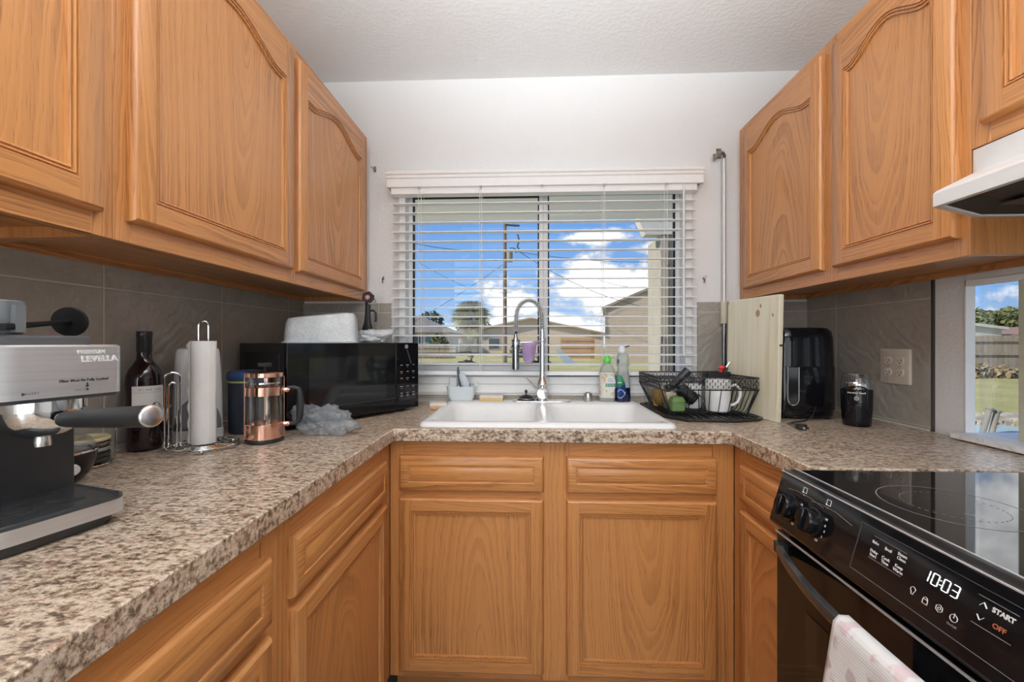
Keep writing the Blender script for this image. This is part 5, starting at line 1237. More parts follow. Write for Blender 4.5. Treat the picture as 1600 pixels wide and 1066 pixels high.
b.loft([[(x, y, ZM+z) for x, y in rr(w, w, .008, 4, .580, 1.730)] for z, w in ((.0755, .062), (.083, .060), (.085, .054))]); tag(obj('plastic_box', b, plain('clear_tub', (.72, .76, .78), .2, trans=.6, ior=1.2)), 'clear plastic box with lid behind the amber cup in the rack', 'box')
# ribbed black strainer with long handle
sr = thing('strainer', 'black ribbed strainer with thick handle leaning in the dish rack', 'strainer', (.60, 1.64, ZM))
b = MB(); ax = Vector((.72, -.28, -.62)).normalized(); c0 = Vector((.588, 1.690, ZM+.080)); q = ax.to_track_quat('Z', 'Y')
b.lathe([(.012, 0), (.024, .006), (.026, .012), (.026, .07), (.020, .078), (.001, .079)], c0, ax, 30); bw = obj('bowl', b, BLACKM, sr)
b = MB()
for k in range(6): b.ring(c0+ax*(.010+.012*k), .0285, .0022, ax, 30, 6)
obj('ribs', b, BLACKS, bw)
b = MB(); h0 = Vector((.522, 1.566, 1.031)); h1 = Vector((.578, 1.560, 1.088)); b.cyl(Vector((.513, 1.570, 1.022)), h0.lerp(h1, .02), .010, .013, seg=18); b.cyl(h0, h1, .0135, .0165, seg=22); b.tube([(.513, 1.572, 1.022), (.545, 1.63, 1.016), (.588, 1.688, ZM+.083)], .006, 8); b.ball((.511, 1.572, 1.022), .014, seg=14, rings=10); obj('handle', b, BLACKS, sr, bevel=.002)
b = MB(); hd_ = (h1-h0).normalized(); b.cyl(h1-hd_*.001, h1+hd_*.0008, .009, seg=18); obj('end_cap', b, plain('cap_dark', (.05, .05, .05), .3), sr)
wk = thing('wire_whisk', 'small wire whisk lying beside the mug in the dish rack', 'whisk', (.66, 1.66, ZM))
b = MB()
for k in range(5):
    w = .006+.007*k; b.tube([Vector((.640, 1.640, ZM+.055)) + Vector((.050*t, -.012*t+.0*k, -.052*t*t))+Vector((0, w*math.sin(PI*t), .25*w*math.sin(PI*t))) for t in [i/10 for i in range(11)]], .0012, 6)
obj('wires', b, DARKSTEEL, wk)
# utensil caddy at the back right corner with things in it
uc = thing('utensil_caddy', 'black plastic utensil caddy behind the large mug in the dish rack', 'caddy', (.743, 1.716, ZM))
b = MB(); b.loft([[(x, y, z) for x, y in rr(w, d, .010, 4, .743, 1.716)] for z, w, d in ((ZM, .076, .052), (1.070, .094, .066), (1.072, .094, .066), (1.070, .089, .061), (ZM+.006, .070, .046))]); obj('box', b, BLACKS, uc)
b = MB(); b.tube([(.750, 1.715, ZM+.01), (.758, 1.715, 1.05), (.766, 1.713, 1.086)], [.004, .005, .007], 10); b.ball((.766, 1.713, 1.088), .0115, 1.2, 1, .8, seg=14, rings=10); tag(obj('peeler', b, plain('red_plastic', (.55, .03, .03), .35)), 'red handled peeler standing in the black utensil caddy', 'utensil')
b = MB(); b.tube([(.760, 1.705, ZM+.01), (.768, 1.705, 1.06), (.780, 1.703, 1.090)], [.005, .006, .007], 10); tag(obj('knife', b, BLACKS), 'black handled knife standing in the utensil caddy beside the red peeler', 'utensil')
b = MB(); b.tube([(.765, 1.72, ZM+.01), (.772, 1.72, 1.07), (.798, 1.718, 1.110)], .0028, 8); tag(obj('spoon', b, CHROME), 'thin steel spoon handle sticking out of the utensil caddy', 'utensil')

# ------------------------------------------------------------------ wooden board leaning in the right corner
m, N, L, B = new_mat('pale_pine'); g = NG(N, L); _, uv = g.coords('UV')
st_ = g.noise(g.vec(g.m('MULTIPLY', uv[0], 45), g.m('MULTIPLY', uv[1], 1.6)), 1, 4, .6); kn = g.noise(g.vec(g.m('MULTIPLY', uv[0], 14), g.m('MULTIPLY', uv[1], 2.5)), 1, 2)
L.new(g.ramp(g.m('ADD', g.m('MULTIPLY', st_, .6), g.m('MULTIPLY', kn, .4)), [(.32, (.56, .48, .31)), (.48, (.68, .64, .49)), (.68, (.74, .72, .60))]), B.inputs['Base Color']); B.inputs['Roughness'].default_value = .6
PINE = m
cb = thing('cutting_board', 'pale pine board with round hole leaning upright beside the dish rack', 'cutting board', (.815, 1.59, ZT))
BP, BQ = Vector((.847, 1.483, ZT+.0005)), Vector((.791, 1.735, ZT+.0005)); BU = (BQ-BP); BW_ = BU.length; BU.normalize(); BT = Vector((.012, .004, .441)).normalized(); BN = BU.cross(BT).normalized()
if BN.x < 0: BN = -BN
HH = .441; TH = .018
def bp(a, h, t): return BP + BU*a + BT*h + BN*t
b = MB(); pol = [(0, 0), (BW_, 0), (BW_+.002, HH-.02), (BW_-.004, HH-.004), (BW_-.02, HH), (0, HH)]
hole = [(.118+.0085*math.cos(2*PI*i/20), HH-.042+.011*math.sin(2*PI*i/20)) for i in range(20)]
vs = [bp(a, h, 0) for a, h in pol] + [bp(a, h, TH) for a, h in pol]; n = len(pol)
b.ctr = tuple(bp(BW_/2, HH/2, TH/2))
b.add(vs, [tuple(range(n-1, -1, -1)), tuple(range(n, 2*n))] + [(i, (i+1) % n, n+(i+1) % n, n+i) for i in range(n)], tuple(BT))
board = obj('board', b, PINE, cb, bevel=.002)
# drilled hole and knots: thin discs, the hole's shade put into its colour
b = MB(); q = frame((0, 0, 0), BU, BT).to_3x3()
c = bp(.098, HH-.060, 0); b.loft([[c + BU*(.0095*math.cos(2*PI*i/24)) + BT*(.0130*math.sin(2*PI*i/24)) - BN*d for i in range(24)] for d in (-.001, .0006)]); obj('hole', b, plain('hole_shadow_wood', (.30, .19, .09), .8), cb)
KNOT = plain('knot_wood', (.26, .21, .14), .7)
for a, h, ra, rh in ((.085, HH-.034, .004, .007), (.028, HH-.070, .0035, .006)):
    b = MB(); c = bp(a, h, 0); b.loft([[c + BU*(ra*math.cos(2*PI*i/16)) + BT*(rh*math.sin(2*PI*i/16)) - BN*d for i in range(16)] for d in (-.001, .0004)])
    obj('knot', b, KNOT, cb)
b = MB(); c = bp(-.0004, .265, .009); b.obox(c, (.012, .010, .006), frame((0, 0, 0), BU, BN).to_3x3()); obj('edge_notch', b, plain('notch_brown', (.05, .025, .015), .7), cb)

# ------------------------------------------------------------------ air fryer, its cord, coffee grinder
af = thing('air_fryer', 'black air fryer in the right corner behind the pine board', 'air fryer', (.995, 1.665, ZT))
ax_, ay_ = .995, 1.668
b = MB(); L = []
for z, w, d, r in ((.006, .228, .245, .07), (.012, .236, .255, .075), (.15, .240, .260, .075), (.29, .234, .254, .075), (.315, .226, .246, .075), (.327, .205, .225, .07), (.330, .16, .18, .06)):
    L.append([(x, y, ZT+z) for x, y in rr(w, d, r, 8, ax_, ay_)])
b.loft(L); bd = obj('body', b, BLACKG, af, sharp=35)
b = MB()
for dx, dy in ((-.08, -.09), (.08, -.09), (-.08, .09), (.08, .09)): b.cyl((ax_+dx, ay_+dy, ZT+.0004), (ax_+dx, ay_+dy, ZT+.007), .012, seg=12)
obj('foot', b, BLACKM, af)
b = MB(); L = []
for z, o_ in ((.030, 0), (.034, .0025), (.188, .0025), (.192, 0)): L.append([(x, y, ZT+z) for x, y in rr(.2365+2*o_, .2555+2*o_, .075, 8, ax_, ay_)])
b.loft(L, False, False); obj('basket_band', b, BLACKG, af)
hx_ = ax_-.056; hy_ = ay_-.1300
b = MB(); pill = [(-.021, .066), (-.021, -.045)] + [(-.021*math.cos(a), -.045-.024*math.sin(a)) for a in [PI*i/14 for i in range(1, 14)]] + [(.021, -.045), (.021, .066)]
yaw = R(22)
def hp3(a, z, d): return Vector((hx_ + a*math.cos(yaw)*.72 - d*math.sin(yaw), hy_ - a*math.sin(yaw) - d*math.cos(yaw)+.012, ZT+.122+z))
b.loft([[hp3(a, z, d) for a, z in pill] for d in (-.012, .022)]); hh = obj('basket_handle', b, BLACKG, af, bevel=.002)
b = MB(); b.tube([hp3(a*1.02, z, .0225) for a, z in pill], .0016, 6, True); obj('handle_trim', b, plain('silver_trim', (.75, .75, .76), .2, .8), hh)
b = MB(); b.tube([(1.015, 1.54, ZT+.05), (.990, 1.520, ZT+.015), (.955, 1.505, ZT+.0032), (.905, 1.480, ZT+.0032), (.868, 1.455, ZT+.004), (.858, 1.425, ZT+.008), (.856, 1.395, ZT+.012)], .0028, 8); pc = obj('power_cord', b, BLACKS, af)
b = MB(); b.loft([[(.856+x, y, ZT+.010+z) for x, z in rr(w, h, .004, 4)] for y, w, h in ((1.396, .010, .010), (1.385, .018, .014), (1.366, .026, .018), (1.358, .026, .018))])
for x in (.849, .8615):
    n0 = len(b.mi); b.box(x, x+.0015, 1.338, 1.359, ZT+.007, ZT+.013); b.mi[n0:] = [1]*(len(b.mi)-n0)
obj('plug', b, [BLACKS, CHROME], pc)
cgx, cgy = 1.083, 1.444
cg = thing('coffee_grinder', 'small black coffee grinder with clear lid beside the air fryer', 'coffee grinder', (cgx, cgy, ZT))
b = MB(); b.lathe([(.001, .001), (.036, .001), (.0385, .005), (.0395, .020), (.0425, .060), (.0435, .118), (.0420, .122), (.001, .122)], (cgx, cgy, ZT), seg=44, sx=.98, sy=1.0); gbd = obj('body', b, BLACKG, cg, sharp=40)
gf = Vector((-cgx, -cgy+.0, 0)).normalized(); gs = Vector((-gf.y, gf.x, 0))
b = MB(); P2 = [( .030*math.cos(PI*i/20), .118+.018*math.sin(PI*i/20)) for i in range(21)]
b.loft([[Vector((cgx, cgy, ZT+z)) + gs*x + gf*(.0435*math.sqrt(max(0, 1-(x/.0445)**2))+d) for x, z in P2] for d in (-.006, .001)]); obj('button_arch', b, BLACKS, cg)
b = MB(); b.lathe([(.0425, .122), (.0425, .128), (.0405, .150), (.0390, .166), (.036, .172), (.028, .175), (.001, .1755)], (cgx, cgy, ZT), seg=44, cap0=False)
for i in range(12):
    a = 2*PI*i/12; b.tube([(cgx+.0412*math.cos(a), cgy+.0412*math.sin(a), ZT+.130), (cgx+.0385*math.cos(a), cgy+.0385*math.sin(a), ZT+.167)], .0011, 5)
obj('lid', b, CLEARP, cg)
b = MB(); b.lathe([(.001, .1225), (.036, .1225), (.037, .126), (.034, .140), (.030, .141), (.028, .126), (.001, .125)], (cgx, cgy, ZT), seg=36); obj('steel_bowl', b, CHROME, cg)
GX = gs if gs.dot(Vector((1, -1, 0))) > 0 else -gs
def gfr(z, d=.0446): return frame(Vector((cgx, cgy, ZT+z))+gf*d, GX, (0, 0, 1))
text('lettering', 'Hamilton Beach', .0072, INKW, gbd, gfr(.112, .0438), .0003, 'CENTER', .0001)
b = MB(); o = Vector((cgx, cgy, ZT+.094))+gf*.0436; b.ring(o, .0052, .0009, gf, 24, 6); b.bar(o+Vector((0, 0, .002)), o+Vector((0, 0, -.002)), .0012)
o2 = Vector((cgx, cgy, ZT+.124))+gf*.0446; b.ball(o2-GX*.004, .0018, seg=8, rings=6); b.ball(o2+GX*.004, .0020, seg=8, rings=6); b.bar(o2+GX*.005, o2+GX*.008+Vector((0, 0, .003)), .0012); obj('print_mark', b, INKW, cg)

# ------------------------------------------------------------------ outside
m, N, L, B = new_mat('dry_lawn'); g = NG(N, L); tc, xyz = g.coords()
a = g.noise(tc, .45, 5, .6); c = g.noise(tc, 9, 4, .65)
f = g.m('ADD', g.m('MULTIPLY', a, .6), g.m('MULTIPLY', c, .4))
L.new(g.ramp(f, [(.36, (.52, .40, .235)), (.47, (.55, .46, .20)), (.55, (.42, .39, .13)), (.66, (.56, .47, .24))]), B.inputs['Base Color']); B.inputs['Roughness'].default_value = .95; B.inputs['Specular IOR Level'].default_value = .1
g.bump(g.noise(tc, 30, 3), .8, .05, B); LAWN = m
b = MB(); b.box(-70, 70, YR-10, 90, -.6, -.15); struct('lawn', b, LAWN)
ROAD = plain('sandy_road', (.50, .40, .29), .95, var=.15, scale=1.2)
b = MB(); b.box(-9.5, -2.95, 19.2, 24.6, -.15, -.135); struct('road', b, ROAD)
SOFF = plain('pale_soffit', (.92, .90, .90), .7, var=.03)
b = MB(); b.box(-1.15, 2.1, YB+.15, 3.16, 2.30, 2.304); b.box(-1.15, 2.1, 3.225, 3.86, 2.30, 2.304); b.box(-1.15, .15, 3.16, 3.225, 2.30, 2.304); b.box(1.16, 2.1, 3.16, 3.225, 2.30, 2.304)
for k in range(13): b.box(.185+.076*k, .222+.076*k, 3.16, 3.225, 2.30, 2.304)     # row of open vent slots between these bars
b.box(-1.15, 2.1, 3.82, 3.86, 2.304, 2.40); b.box(-1.15, -1.11, YB+.15, 3.86, 2.304, 2.40)
struct('porch_roof', b, SOFF)
b = MB(); b.box(-2.2, 3.2, YB+.15, 4.2, -.16, -.11); struct('bounce_slab', b, plain('pale_bounce', (.55, .55, .54), .9, var=.08, scale=4))  # unseen slab added to bounce neutral light onto the soffit
m, N, L, B = new_mat('tan_siding'); g = NG(N, L); tc, xyz = g.coords()
fr = g.m('FRACT', g.m('MULTIPLY', xyz[2], 1/.22)); ln_ = g.smooth(fr, .0, .10)
cl = g.ramp(g.noise(tc, 3, 3), [(.3, (.45, .36, .265)), (.7, (.50, .40, .30))]); L.new(g.mix(ln_, (.22, .17, .12), cl), B.inputs['Base Color']); B.inputs['Roughness'].default_value = .7; g.bump(fr, .6, .02, B); SIDING = m
BEIGE = plain('beige_stucco', (.38, .34, .265), .85, var=.06, scale=8)
TAN = plain('tan_stucco', (.60, .47, .33), .85, var=.06, scale=1)
ROOFB = plain('brown_shingle', (.27, .215, .16), .9, var=.2, scale=3)
TRIMW = plain('pale_trim', (.60, .57, .50), .7)
DARKW = plain('dark_glazing', (.06, .08, .085), .15)
TEAL = plain('teal_shutter', (.12, .22, .22), .5)
# the house's own wing with its eave, seen at the right edge of the window
b = MB(); b.box(1.415, 2.1, 4.60, 5.1, -.15, 2.33); struct('wall_wing', b, BEIGE)
b = MB(); b.loft([[(1.170, y, 2.62), (1.170, y, 2.50), (1.245, y, 2.335), (2.2, y, 2.335), (2.2, y, 2.62)] for y in (4.58, 4.72)]); struct('wing_roof', b, plain('wing_eave', (.62, .57, .48), .8))
dp = thing('downspout', 'thin brown pipe running down the beige wing wall', 'pipe', (1.49, 4.57, -.15))
b = MB(); b.cyl((1.487, 4.585, -.149), (1.487, 4.585, 2.334), .012, seg=10); obj('pipe', b, plain('pipe_brown', (.16, .11, .07), .6), dp)
b = MB()
for z in (.4, 1.2, 2.0): b.box(1.470, 1.504, 4.572, 4.600, z, z+.02)
obj('strap', b, plain('strap_brown', (.16, .11, .07), .6), dp)
b = MB(); b.tube([(1.372, 4.52, -.149), (1.398, 4.56, .6), (1.414, 4.585, 1.26)], .011, 8); tag(obj('garden_pole', b, plain('pole_dark', (.10, .08, .06), .7)), 'thin dark pole leaning against the beige wing wall', 'pole')

def house(name, lb, x0, x1, y0, y1, z0, ze, zr_, ridge, wallm, roofm, windows=(), ov=.35, group=None):
    t = thing(name, lb, 'house', ((x0+x1)/2, (y0+y1)/2, z0), group=group)
    b = MB()
    if ridge == 'y':     # gable faces us
        xm = (x0+x1)/2
        b.loft([[(x0, y, z0), (x1, y, z0), (x1, y, ze), (xm, y, zr_-.12), (x0, y, ze)] for y in (y0, y1)]); obj('wall', b, wallm, t)
        b = MB(); s = (zr_-ze)/(xm-x0)
        b.loft([[(x0-ov, y, ze-s*ov), (xm, y, zr_), (x1+ov, y, ze-s*ov), (x1+ov, y, ze-s*ov-.16), (xm, y, zr_-.16), (x0-ov, y, ze-s*ov-.16)] for y in (y0-ov, y1+ov)]); obj('roof', b, roofm, t)
    elif ridge == 'hip':
        b.box(x0, x1, y0, y1, z0, ze); obj('wall', b, wallm, t); b = MB(); k = min((y1-y0)/2, (x1-x0)/2)*.98; ym = (y0+y1)/2
        v = [(x0-ov, y0-ov, ze), (x1+ov, y0-ov, ze), (x1+ov, y1+ov, ze), (x0-ov, y1+ov, ze), (x0+k, ym, zr_), (x1-k, ym, zr_)]
        b.add(v, [(0, 1, 5, 4), (1, 2, 5), (2, 3, 4, 5), (3, 0, 4), (3, 2, 1, 0)]); obj('roof', b, roofm, t)
    for (a, c, d, e, mm) in windows:
        b = MB(); b.box(a-.08, c+.08, y0-.06, y0-.005, d-.08, e+.08); w = obj('window', b, TRIMW, t)
        b = MB(); b.box(a, c, y0-.08, y0-.055, d, e); obj('pane', b, mm, w)
    return t
house('house', 'low tan house with shallow gable across the street', -8.0, 8.4, 48, 60, -.55, 2.15, 3.86, 'y', TAN, plain('tan_roof', (.48, .38, .27), .9), [(-4.6, -3.4, .3, 1.5, DARKW), (4.2, 6.4, .55, 1.5, DARKW)], .5)
house('house', 'small house with hipped brown roof at the far left', -16.5, -7.9, 40, 47, -.3, 2.02, 3.75, 'hip', plain('cream_wall', (.52, .44, .32), .85), ROOFB, [(-11.1, -10.2, .95, 1.65, DARKW), (-9.9, -9.2, .95, 1.65, TEAL), (-8.9, -8.2, .95, 1.65, TEAL)], .5)
hs = house('house', 'tall tan sided building with gable at the right', 4.96, 10.4, 28, 36, -.15, 3.50, 4.62, 'y', SIDING, plain('siding_roof', (.30, .25, .19), .9), [], .18)
hk = Vector((4.96, 28, -.15)); rz_ = Matrix.Rotation(R(-10.5), 3, 'Z'); hs.location = hk + rz_ @ (Vector(hs.location)-hk); hs.rotation_euler[2] = R(-10.5)
def fence(name, lb, p, q, z0, z1, n, mat_, rail=True, var=.03):
    t = thing(name, lb, 'fence', ((p[0]+q[0])/2, (p[1]+q[1])/2, z0)); p, q = Vector((*p, 0)), Vector((*q, 0)); d = q-p; u = d.normalized(); nrm = Vector((u.y, -u.x, 0))
    b = MB(); rd = random.Random(n)
    for i in range(n):
        a = p+d*((i+.04)/n); c = p+d*((i+.96)/n); h = z1+rd.uniform(-var, var); e = nrm*.012
        b.loft([[Vector((v.x, v.y, zz)) for v in (a-e, c-e, c+e, a+e)] for zz in (z0, h)])
    obj('boards', b, mat_, t)
    if rail:
        b = MB()
        for z in (lerp(z0, z1, .18), lerp(z0, z1, .55), lerp(z0, z1, .88)): b.bar(p+Vector((0, 0, z))+nrm*.04, q+Vector((0, 0, z))+nrm*.04, .05, .09)
        obj('rails', b, mat_, t)
m, N, L, B = new_mat('weathered_boards'); g = NG(N, L); tc, xyz = g.coords()
f = g.noise(g.vec(g.m('MULTIPLY', xyz[0], 9), g.m('MULTIPLY', xyz[1], 9), g.m('MULTIPLY', xyz[2], .8)), 1, 4, .6)
L.new(g.ramp(f, [(.3, (.30, .235, .165)), (.7, (.44, .36, .26))]), B.inputs['Base Color']); B.inputs['Roughness'].default_value = .9; GREYWOOD = m
m, N, L, B = new_mat('cedar_boards'); g = NG(N, L); tc, xyz = g.coords()
f = g.noise(g.vec(g.m('MULTIPLY', xyz[0], 6), g.m('MULTIPLY', xyz[1], 6), g.m('MULTIPLY', xyz[2], .6)), 1, 4, .6)
L.new(g.ramp(f, [(.3, (.40, .23, .105)), (.7, (.54, .34, .17))]), B.inputs['Base Color']); B.inputs['Roughness'].default_value = .9; CEDAR = m
fence('wood_fence', 'orange brown board fence left of the tall tan building', (2.35, 32), (4.9, 32), -.15, 1.44, 20, CEDAR)
fence('wood_fence', 'pale board fence in front of the hipped roof house', (-11.5, 32), (-5.6, 32), -.15, .80, 14, plain('pale_fence', (.40, .33, .235), .9), True)
fence('wood_fence', 'weathered grey board fence behind the yard right of the house', (14.2, 16.9), (24.5, 16.6), -.15, 1.40, 60, GREYWOOD)
# utility pole, transformer, wires
up = thing('utility_pole', 'tall wooden utility pole with transformer beyond the yard', 'utility pole', (-1.50, 26, -.15))
b = MB(); b.cyl((-1.50, 26, -.15), (-1.50, 26, 8.53), .135, .105, seg=14); obj('pole', b, plain('pole_wood', (.20, .14, .095), .9), up)
b = MB(); b.cyl((-1.20, 25.9, 6.05), (-1.20, 25.9, 6.70), .19, seg=18); b.cyl((-1.20, 25.9, 6.70), (-1.20, 25.9, 6.78), .12, .06, seg=14); b.bar((-1.5, 26, 6.4), (-1.2, 25.9, 6.4), .08); obj('transformer', b, plain('transformer_grey', (.30, .27, .22), .6), up)
b = MB(); b.bar((-1.5, 25.98, 8.35), (-.60, 25.98, 8.28), .10); b.tube([(-.72, 26, 7.75), (-.62, 26, 7.4), (-.74, 26, 7.0), (-.62, 26, 6.85)], .05, 6); b.tube([(-1.2, 25.9, 6.9), (-.95, 25.9, 6.9), (-.80, 25.9, 6.6)], .03, 6); obj('fittings', b, plain('fitting_dark', (.06, .055, .05), .7), up)
def wire_(lb, p, q, sag, r=.018):
    p, q = Vector(p), Vector(q); b = MB(); b.tube([p.lerp(q, i/16)-Vector((0, 0, sag*4*(i/16)*(1-i/16))) for i in range(17)], r, 5); tag(obj('power_line', b, plain('wire_black', (.03, .03, .035), .7)), lb, 'wire', 'power lines round the utility pole')
wire_('black power line running from the pole towards the upper left', (-1.615, 26, 6.75), (-9.5, 26, 7.9), .35)
wire_('black power line dropping from the transformer to the lower right', (-.95, 25.6, 6.85), (6.8, 26, 3.3), .45)
wire_('thin power line slanting down from the pole to the far left', (-1.6, 26.1, 5.95), (-9.0, 30, 2.2), .15, .013)
wire_('thin power line crossing the sky left of the pole', (-9.0, 34, 7.6), (-3.5, 30, 4.6), .1, .012)
wire_('power line running right from the pole behind the window post', (-1.1, 26, 6.75), (8.8, 27, 6.2), .25, .014)
wire_('short sagging power line above the tall tan building', (4.2, 26, 4.95), (9.5, 26, 4.9), .5, .012)
# palms
LEAFM = plain('palm_leaf', (.22, .22, .075), .6, var=.35, scale=3); DRYM = plain('dry_frond', (.30, .235, .12), .8, var=.3, scale=3); BARK = plain('palm_bark', (.18, .14, .095), .9, var=.3, scale=6)
def fan(b, base, d, ln_, n, spread, rd):
    d = Vector(d).normalized(); s = d.cross(Vector((rd.gauss(0, .9), rd.gauss(0, .9), .6)));
    s = s.normalized() if s.length > .01 else Vector((1, 0, 0)); up = s.cross(d).normalized(); root = Vector(base)+d*ln_*.4
    b.bar(Vector(base), root, .035)
    for i in range(n):
        a = lerp(-spread, spread, i/(n-1)); q = (d*math.cos(a)+(s*math.cos(.3)+up*.2*math.sin(a))*math.sin(a)).normalized(); l = ln_*.65*(1-.25*abs(a/spread))*rd.uniform(.85, 1.1)
        w = up.cross(q).normalized()*.045; tip = root+q*l+Vector((0, 0, -l*.28)); md = root+q*l*.55+Vector((0, 0, -l*.03))
        b.add([root, md-w, tip, md+w], [(0, 1, 2, 3)])
def palm(lb, x, y, z0, zc, ln_, k, seed, kdry, r0):
    t = thing('palm_tree', lb, 'palm tree', (x, y, z0)); rd = random.Random(seed)
    b = MB(); b.lathe([(r0*1.3, z0), (r0, z0+.4), (r0*.8, zc), (.02, zc+.1)], (x, y, 0), seg=12); obj('trunk', b, BARK, t)
    b = MB()
    for i in range(k):
        a = 2.399*i; e = lerp(1.3, -.35, (i/k)**.8); fan(b, (x, y, zc), (math.cos(a)*math.cos(e), math.sin(a)*math.cos(e), math.sin(e)), ln_*rd.uniform(.85, 1.12), 13, 1.15, rd)
    obj('crown', b, LEAFM, t, merge=False, recalc=False)
    if kdry:
        b = MB()
        for i in range(kdry):
            a = 2.399*i+.7; e = rd.uniform(-1.2, -.45); fan(b, (x, y, zc-.1), (math.cos(a)*math.cos(e), math.sin(a)*math.cos(e), math.sin(e)), ln_*rd.uniform(.6, .85), 9, .9, rd)
        obj('dry_skirt', b, DRYM, t, merge=False, recalc=False)
palm('bushy fan palm standing behind the yard left of the utility pole', -4.75, 34, -.3, 3.15, 1.75, 54, 3, 26, .22)
palm('young thin palm in the yard in front of the bushy palm', -2.76, 20, -.15, 1.22, .62, 9, 5, 12, .06)
def blob_tree(name, lb, parts, mat_, seed, cat='tree', group=None, trunk=None, leaf=.18, n=900):
    rd = random.Random(seed); x, y, z = parts[0][0], parts[0][1], trunk if trunk is not None else parts[0][2]-parts[0][5]
    t = thing(name, lb, cat, (x, y, z), group=group); b = MB()
    tot = sum(p[3]*p[5] for p in parts)
    for (px_, py_, pz, rx, ry, rz) in parts:
        for i in range(int(n*rx*rz/tot)):
            d = Vector((rd.gauss(0, 1), rd.gauss(0, 1), rd.gauss(0, 1))).normalized()*rd.uniform(.55, 1.0)**.5; c = Vector((px_+d.x*rx, py_+d.y*ry, pz+d.z*rz))
            q = Vector((rd.gauss(0, 1), rd.gauss(0, 1), rd.gauss(0, 1))).normalized(); w = q.orthogonal().normalized(); h = q.cross(w); l = leaf*rd.uniform(.6, 1.4)
            b.add([c-w*l*.5, c-h*l, c+w*l*.5, c+h*l], [(0, 1, 2, 3)])
    obj('crown', b, mat_, t, merge=False, recalc=False)
    b = MB(); p = parts[0]; b.cyl((p[0], p[1], z), (p[0], p[1], p[2]), .10, .05, seg=8); obj('trunk', b, BARK, t)
HEDGE = plain('olive_foliage', (.16, .175, .06), .8, var=.4, scale=1.5); DRYB = plain('dry_brush', (.33, .26, .15), .9, var=.3, scale=2); DKG = plain('dark_foliage', (.075, .09, .035), .8, var=.4, scale=1.5)
blob_tree('bush', 'dark round bush at the foot of the young palm', [(-2.85, 19.2, .02, .50, .3, .30)], DKG, 11, 'bush', trunk=-.15, leaf=.08, n=500)
blob_tree('tree', 'dark tree rising behind the hipped roof house', [(-12.2, 52, 3.6, 1.6, 1.5, 1.3)], DKG, 12, trunk=-.4, leaf=.25, n=500)
blob_tree('tree', 'small dark tree right of the hipped roof house', [(-9.6, 63.5, 2.6, 1.6, 1.5, 1.5), (-7.3, 63.5, 2.5, 1.8, 1.3, 1.9)], DKG, 13, trunk=-.4, leaf=.25, n=700)
blob_tree('bush', 'dry olive bush in front of the low tan house', [(-8.2, 38, .9, .9, .6, 1.0)], HEDGE, 14, 'bush', trunk=-.3, leaf=.16, n=500)
blob_tree('bush', 'low olive bush near the pole base', [(-.6, 34, .35, 1.0, .6, .7)], HEDGE, 15, 'bush', trunk=-.3, leaf=.14, n=400)
ol = ['leftmost olive tree', 'second olive tree from the left', 'third olive tree from the left', 'rightmost olive tree']
for i in range(4):
    blob_tree('tree', ol[i]+' in the front row beyond the weathered fence', [(30.6+2.5*i, 32.0-.4*i, 1.75+.2*math.sin(i*2), 1.22, 1.0, 1.45), (30.9+2.5*i, 32.0-.4*i, 2.9+.15*math.cos(i*3), .7, .6, .5)], HEDGE, 20+i, 'tree', 'olive trees beyond the weathered fence', -.15, .22, 900)
for i in range(3):
    blob_tree('tree', ('left', 'middle', 'right')[i]+' taller olive tree in the back row beyond the weathered fence', [(35.6+3.0*i, 36.0, 2.0, 1.5, 1.2, 1.6), (36.1+3.0*i, 36.0, 3.3, .9, .8, .6)], HEDGE, 40+i, 'tree', 'olive trees beyond the weathered fence', -.15, .25, 900)
blob_tree('dry_brush', 'strip of dry brush along the weathered fence', [(15.2+.9*k, 16.0, .0, .6, .25, .30+.12*math.sin(k*1.7)) for k in range(7)], DRYB, 30, 'brush', trunk=-.15, leaf=.12, n=1600)
house('house', 'distant white roofed shed beyond the weathered fence', 24.5, 28.3, 26.5, 29, -.15, 2.05, 2.30, 'y', plain('shed_white', (.55, .52, .47), .8), plain('shed_roof', (.60, .57, .52), .7), [], .2)
house('house', 'distant house with reddish roof beyond the weathered fence', 28.8, 33.0, 26.5, 29, -.15, 1.55, 2.08, 'y', plain('shed_tan', (.45, .35, .26), .8), plain('rust_roof', (.36, .20, .13), .8), [], .2)
b = MB(); b.box(5.2, 7.45, 4.6, 6.95, -.16, -.125); struct('patio_slab', b, plain('pale_blue_paving', (.40, .48, .45), .95, spec=.05, var=.08, scale=3))
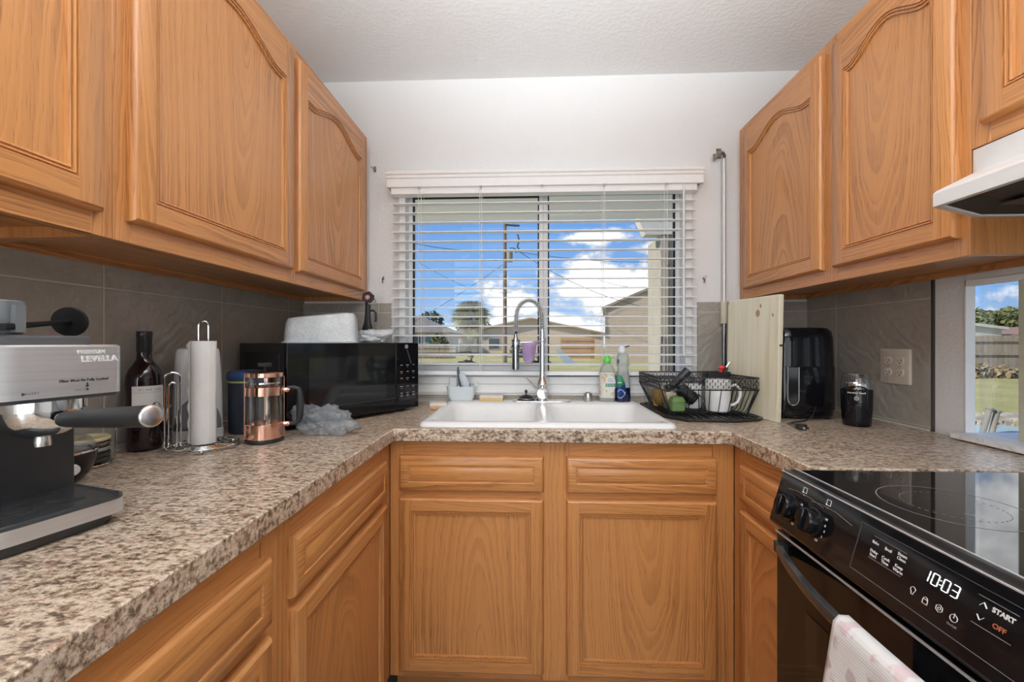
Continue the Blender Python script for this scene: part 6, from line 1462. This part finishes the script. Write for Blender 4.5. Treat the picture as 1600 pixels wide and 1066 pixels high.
rd = random.Random(4); b = MB()
for i in range(420):
    t = rd.random(); x = lerp(6.8, 9.2, rd.random()); y = 7.0 + rd.random()*.75 + .0; r = rd.uniform(.03, .09)
    M = Matrix.Rotation(rd.uniform(0, 6), 3, 'Z') @ Matrix.Rotation(rd.uniform(-.5, .5), 3, 'X'); b.obox((x, y, -.15+r*.35), (r*2, r*1.3, r), M)
o = obj('rubble', b, plain('rubble_stone', (.42, .36, .28), .95, var=.4, scale=2), merge=False); tag(o, 'strip of pale broken rubble between lawn and patio', 'rubble', kind='stuff')
for nm, p, q, lb in (('stake', (6.40, 6.24, -.125), (6.53, 6.27, .22), 'weathered short stake standing on the patio, left of two'), ('stake', (6.50, 6.22, -.125), (6.64, 6.28, .18), 'weathered short stake standing on the patio, right of two')):
    b = MB(); b.cyl(p, q, .032, .034, seg=12); b.cyl(q, (q[0]+.01, q[1], q[2]+.03), .046, .044, seg=12); tag(obj(nm, b, plain('stake_grey', (.28, .24, .18), .9, spec=.1)), lb, 'post')
# yard clutter seen low in the right pane
b = MB(); b.loft([[(2.05, 24.0, -.14), (2.75, 24.0, -.14), (1.75, 24.0, .72), (1.5, 24.0, .72)], [(2.05, 24.6, -.14), (2.75, 24.6, -.14), (1.75, 24.6, .72), (1.5, 24.6, .72)]]); tag(obj('tarp_stack', b, plain('faded_blue_tarp', (.34, .42, .47), .6)), 'faded blue tarp covered stack in the yard beyond the right pane', 'stack')
rd = random.Random(9); b = MB()
for i in range(26):
    x = rd.uniform(.4, 1.15); z = -.15; h = rd.uniform(.15, .5); b.bar((x, 23.9+rd.uniform(-.3, .3), z), (x+rd.uniform(-.25, .25), 23.9+rd.uniform(-.3, .3), z+h), .03)
    b.obox((x+rd.uniform(-.2, .2), 23.9, z+.12), (rd.uniform(.1, .4), .2, rd.uniform(.1, .25)))
o = obj('brush_pile', b, plain('brush_grey', (.16, .13, .105), .9, var=.4, scale=4), merge=False); tag(o, 'grey pile of sticks and scrap beside the blue tarp', 'pile', kind='stuff')
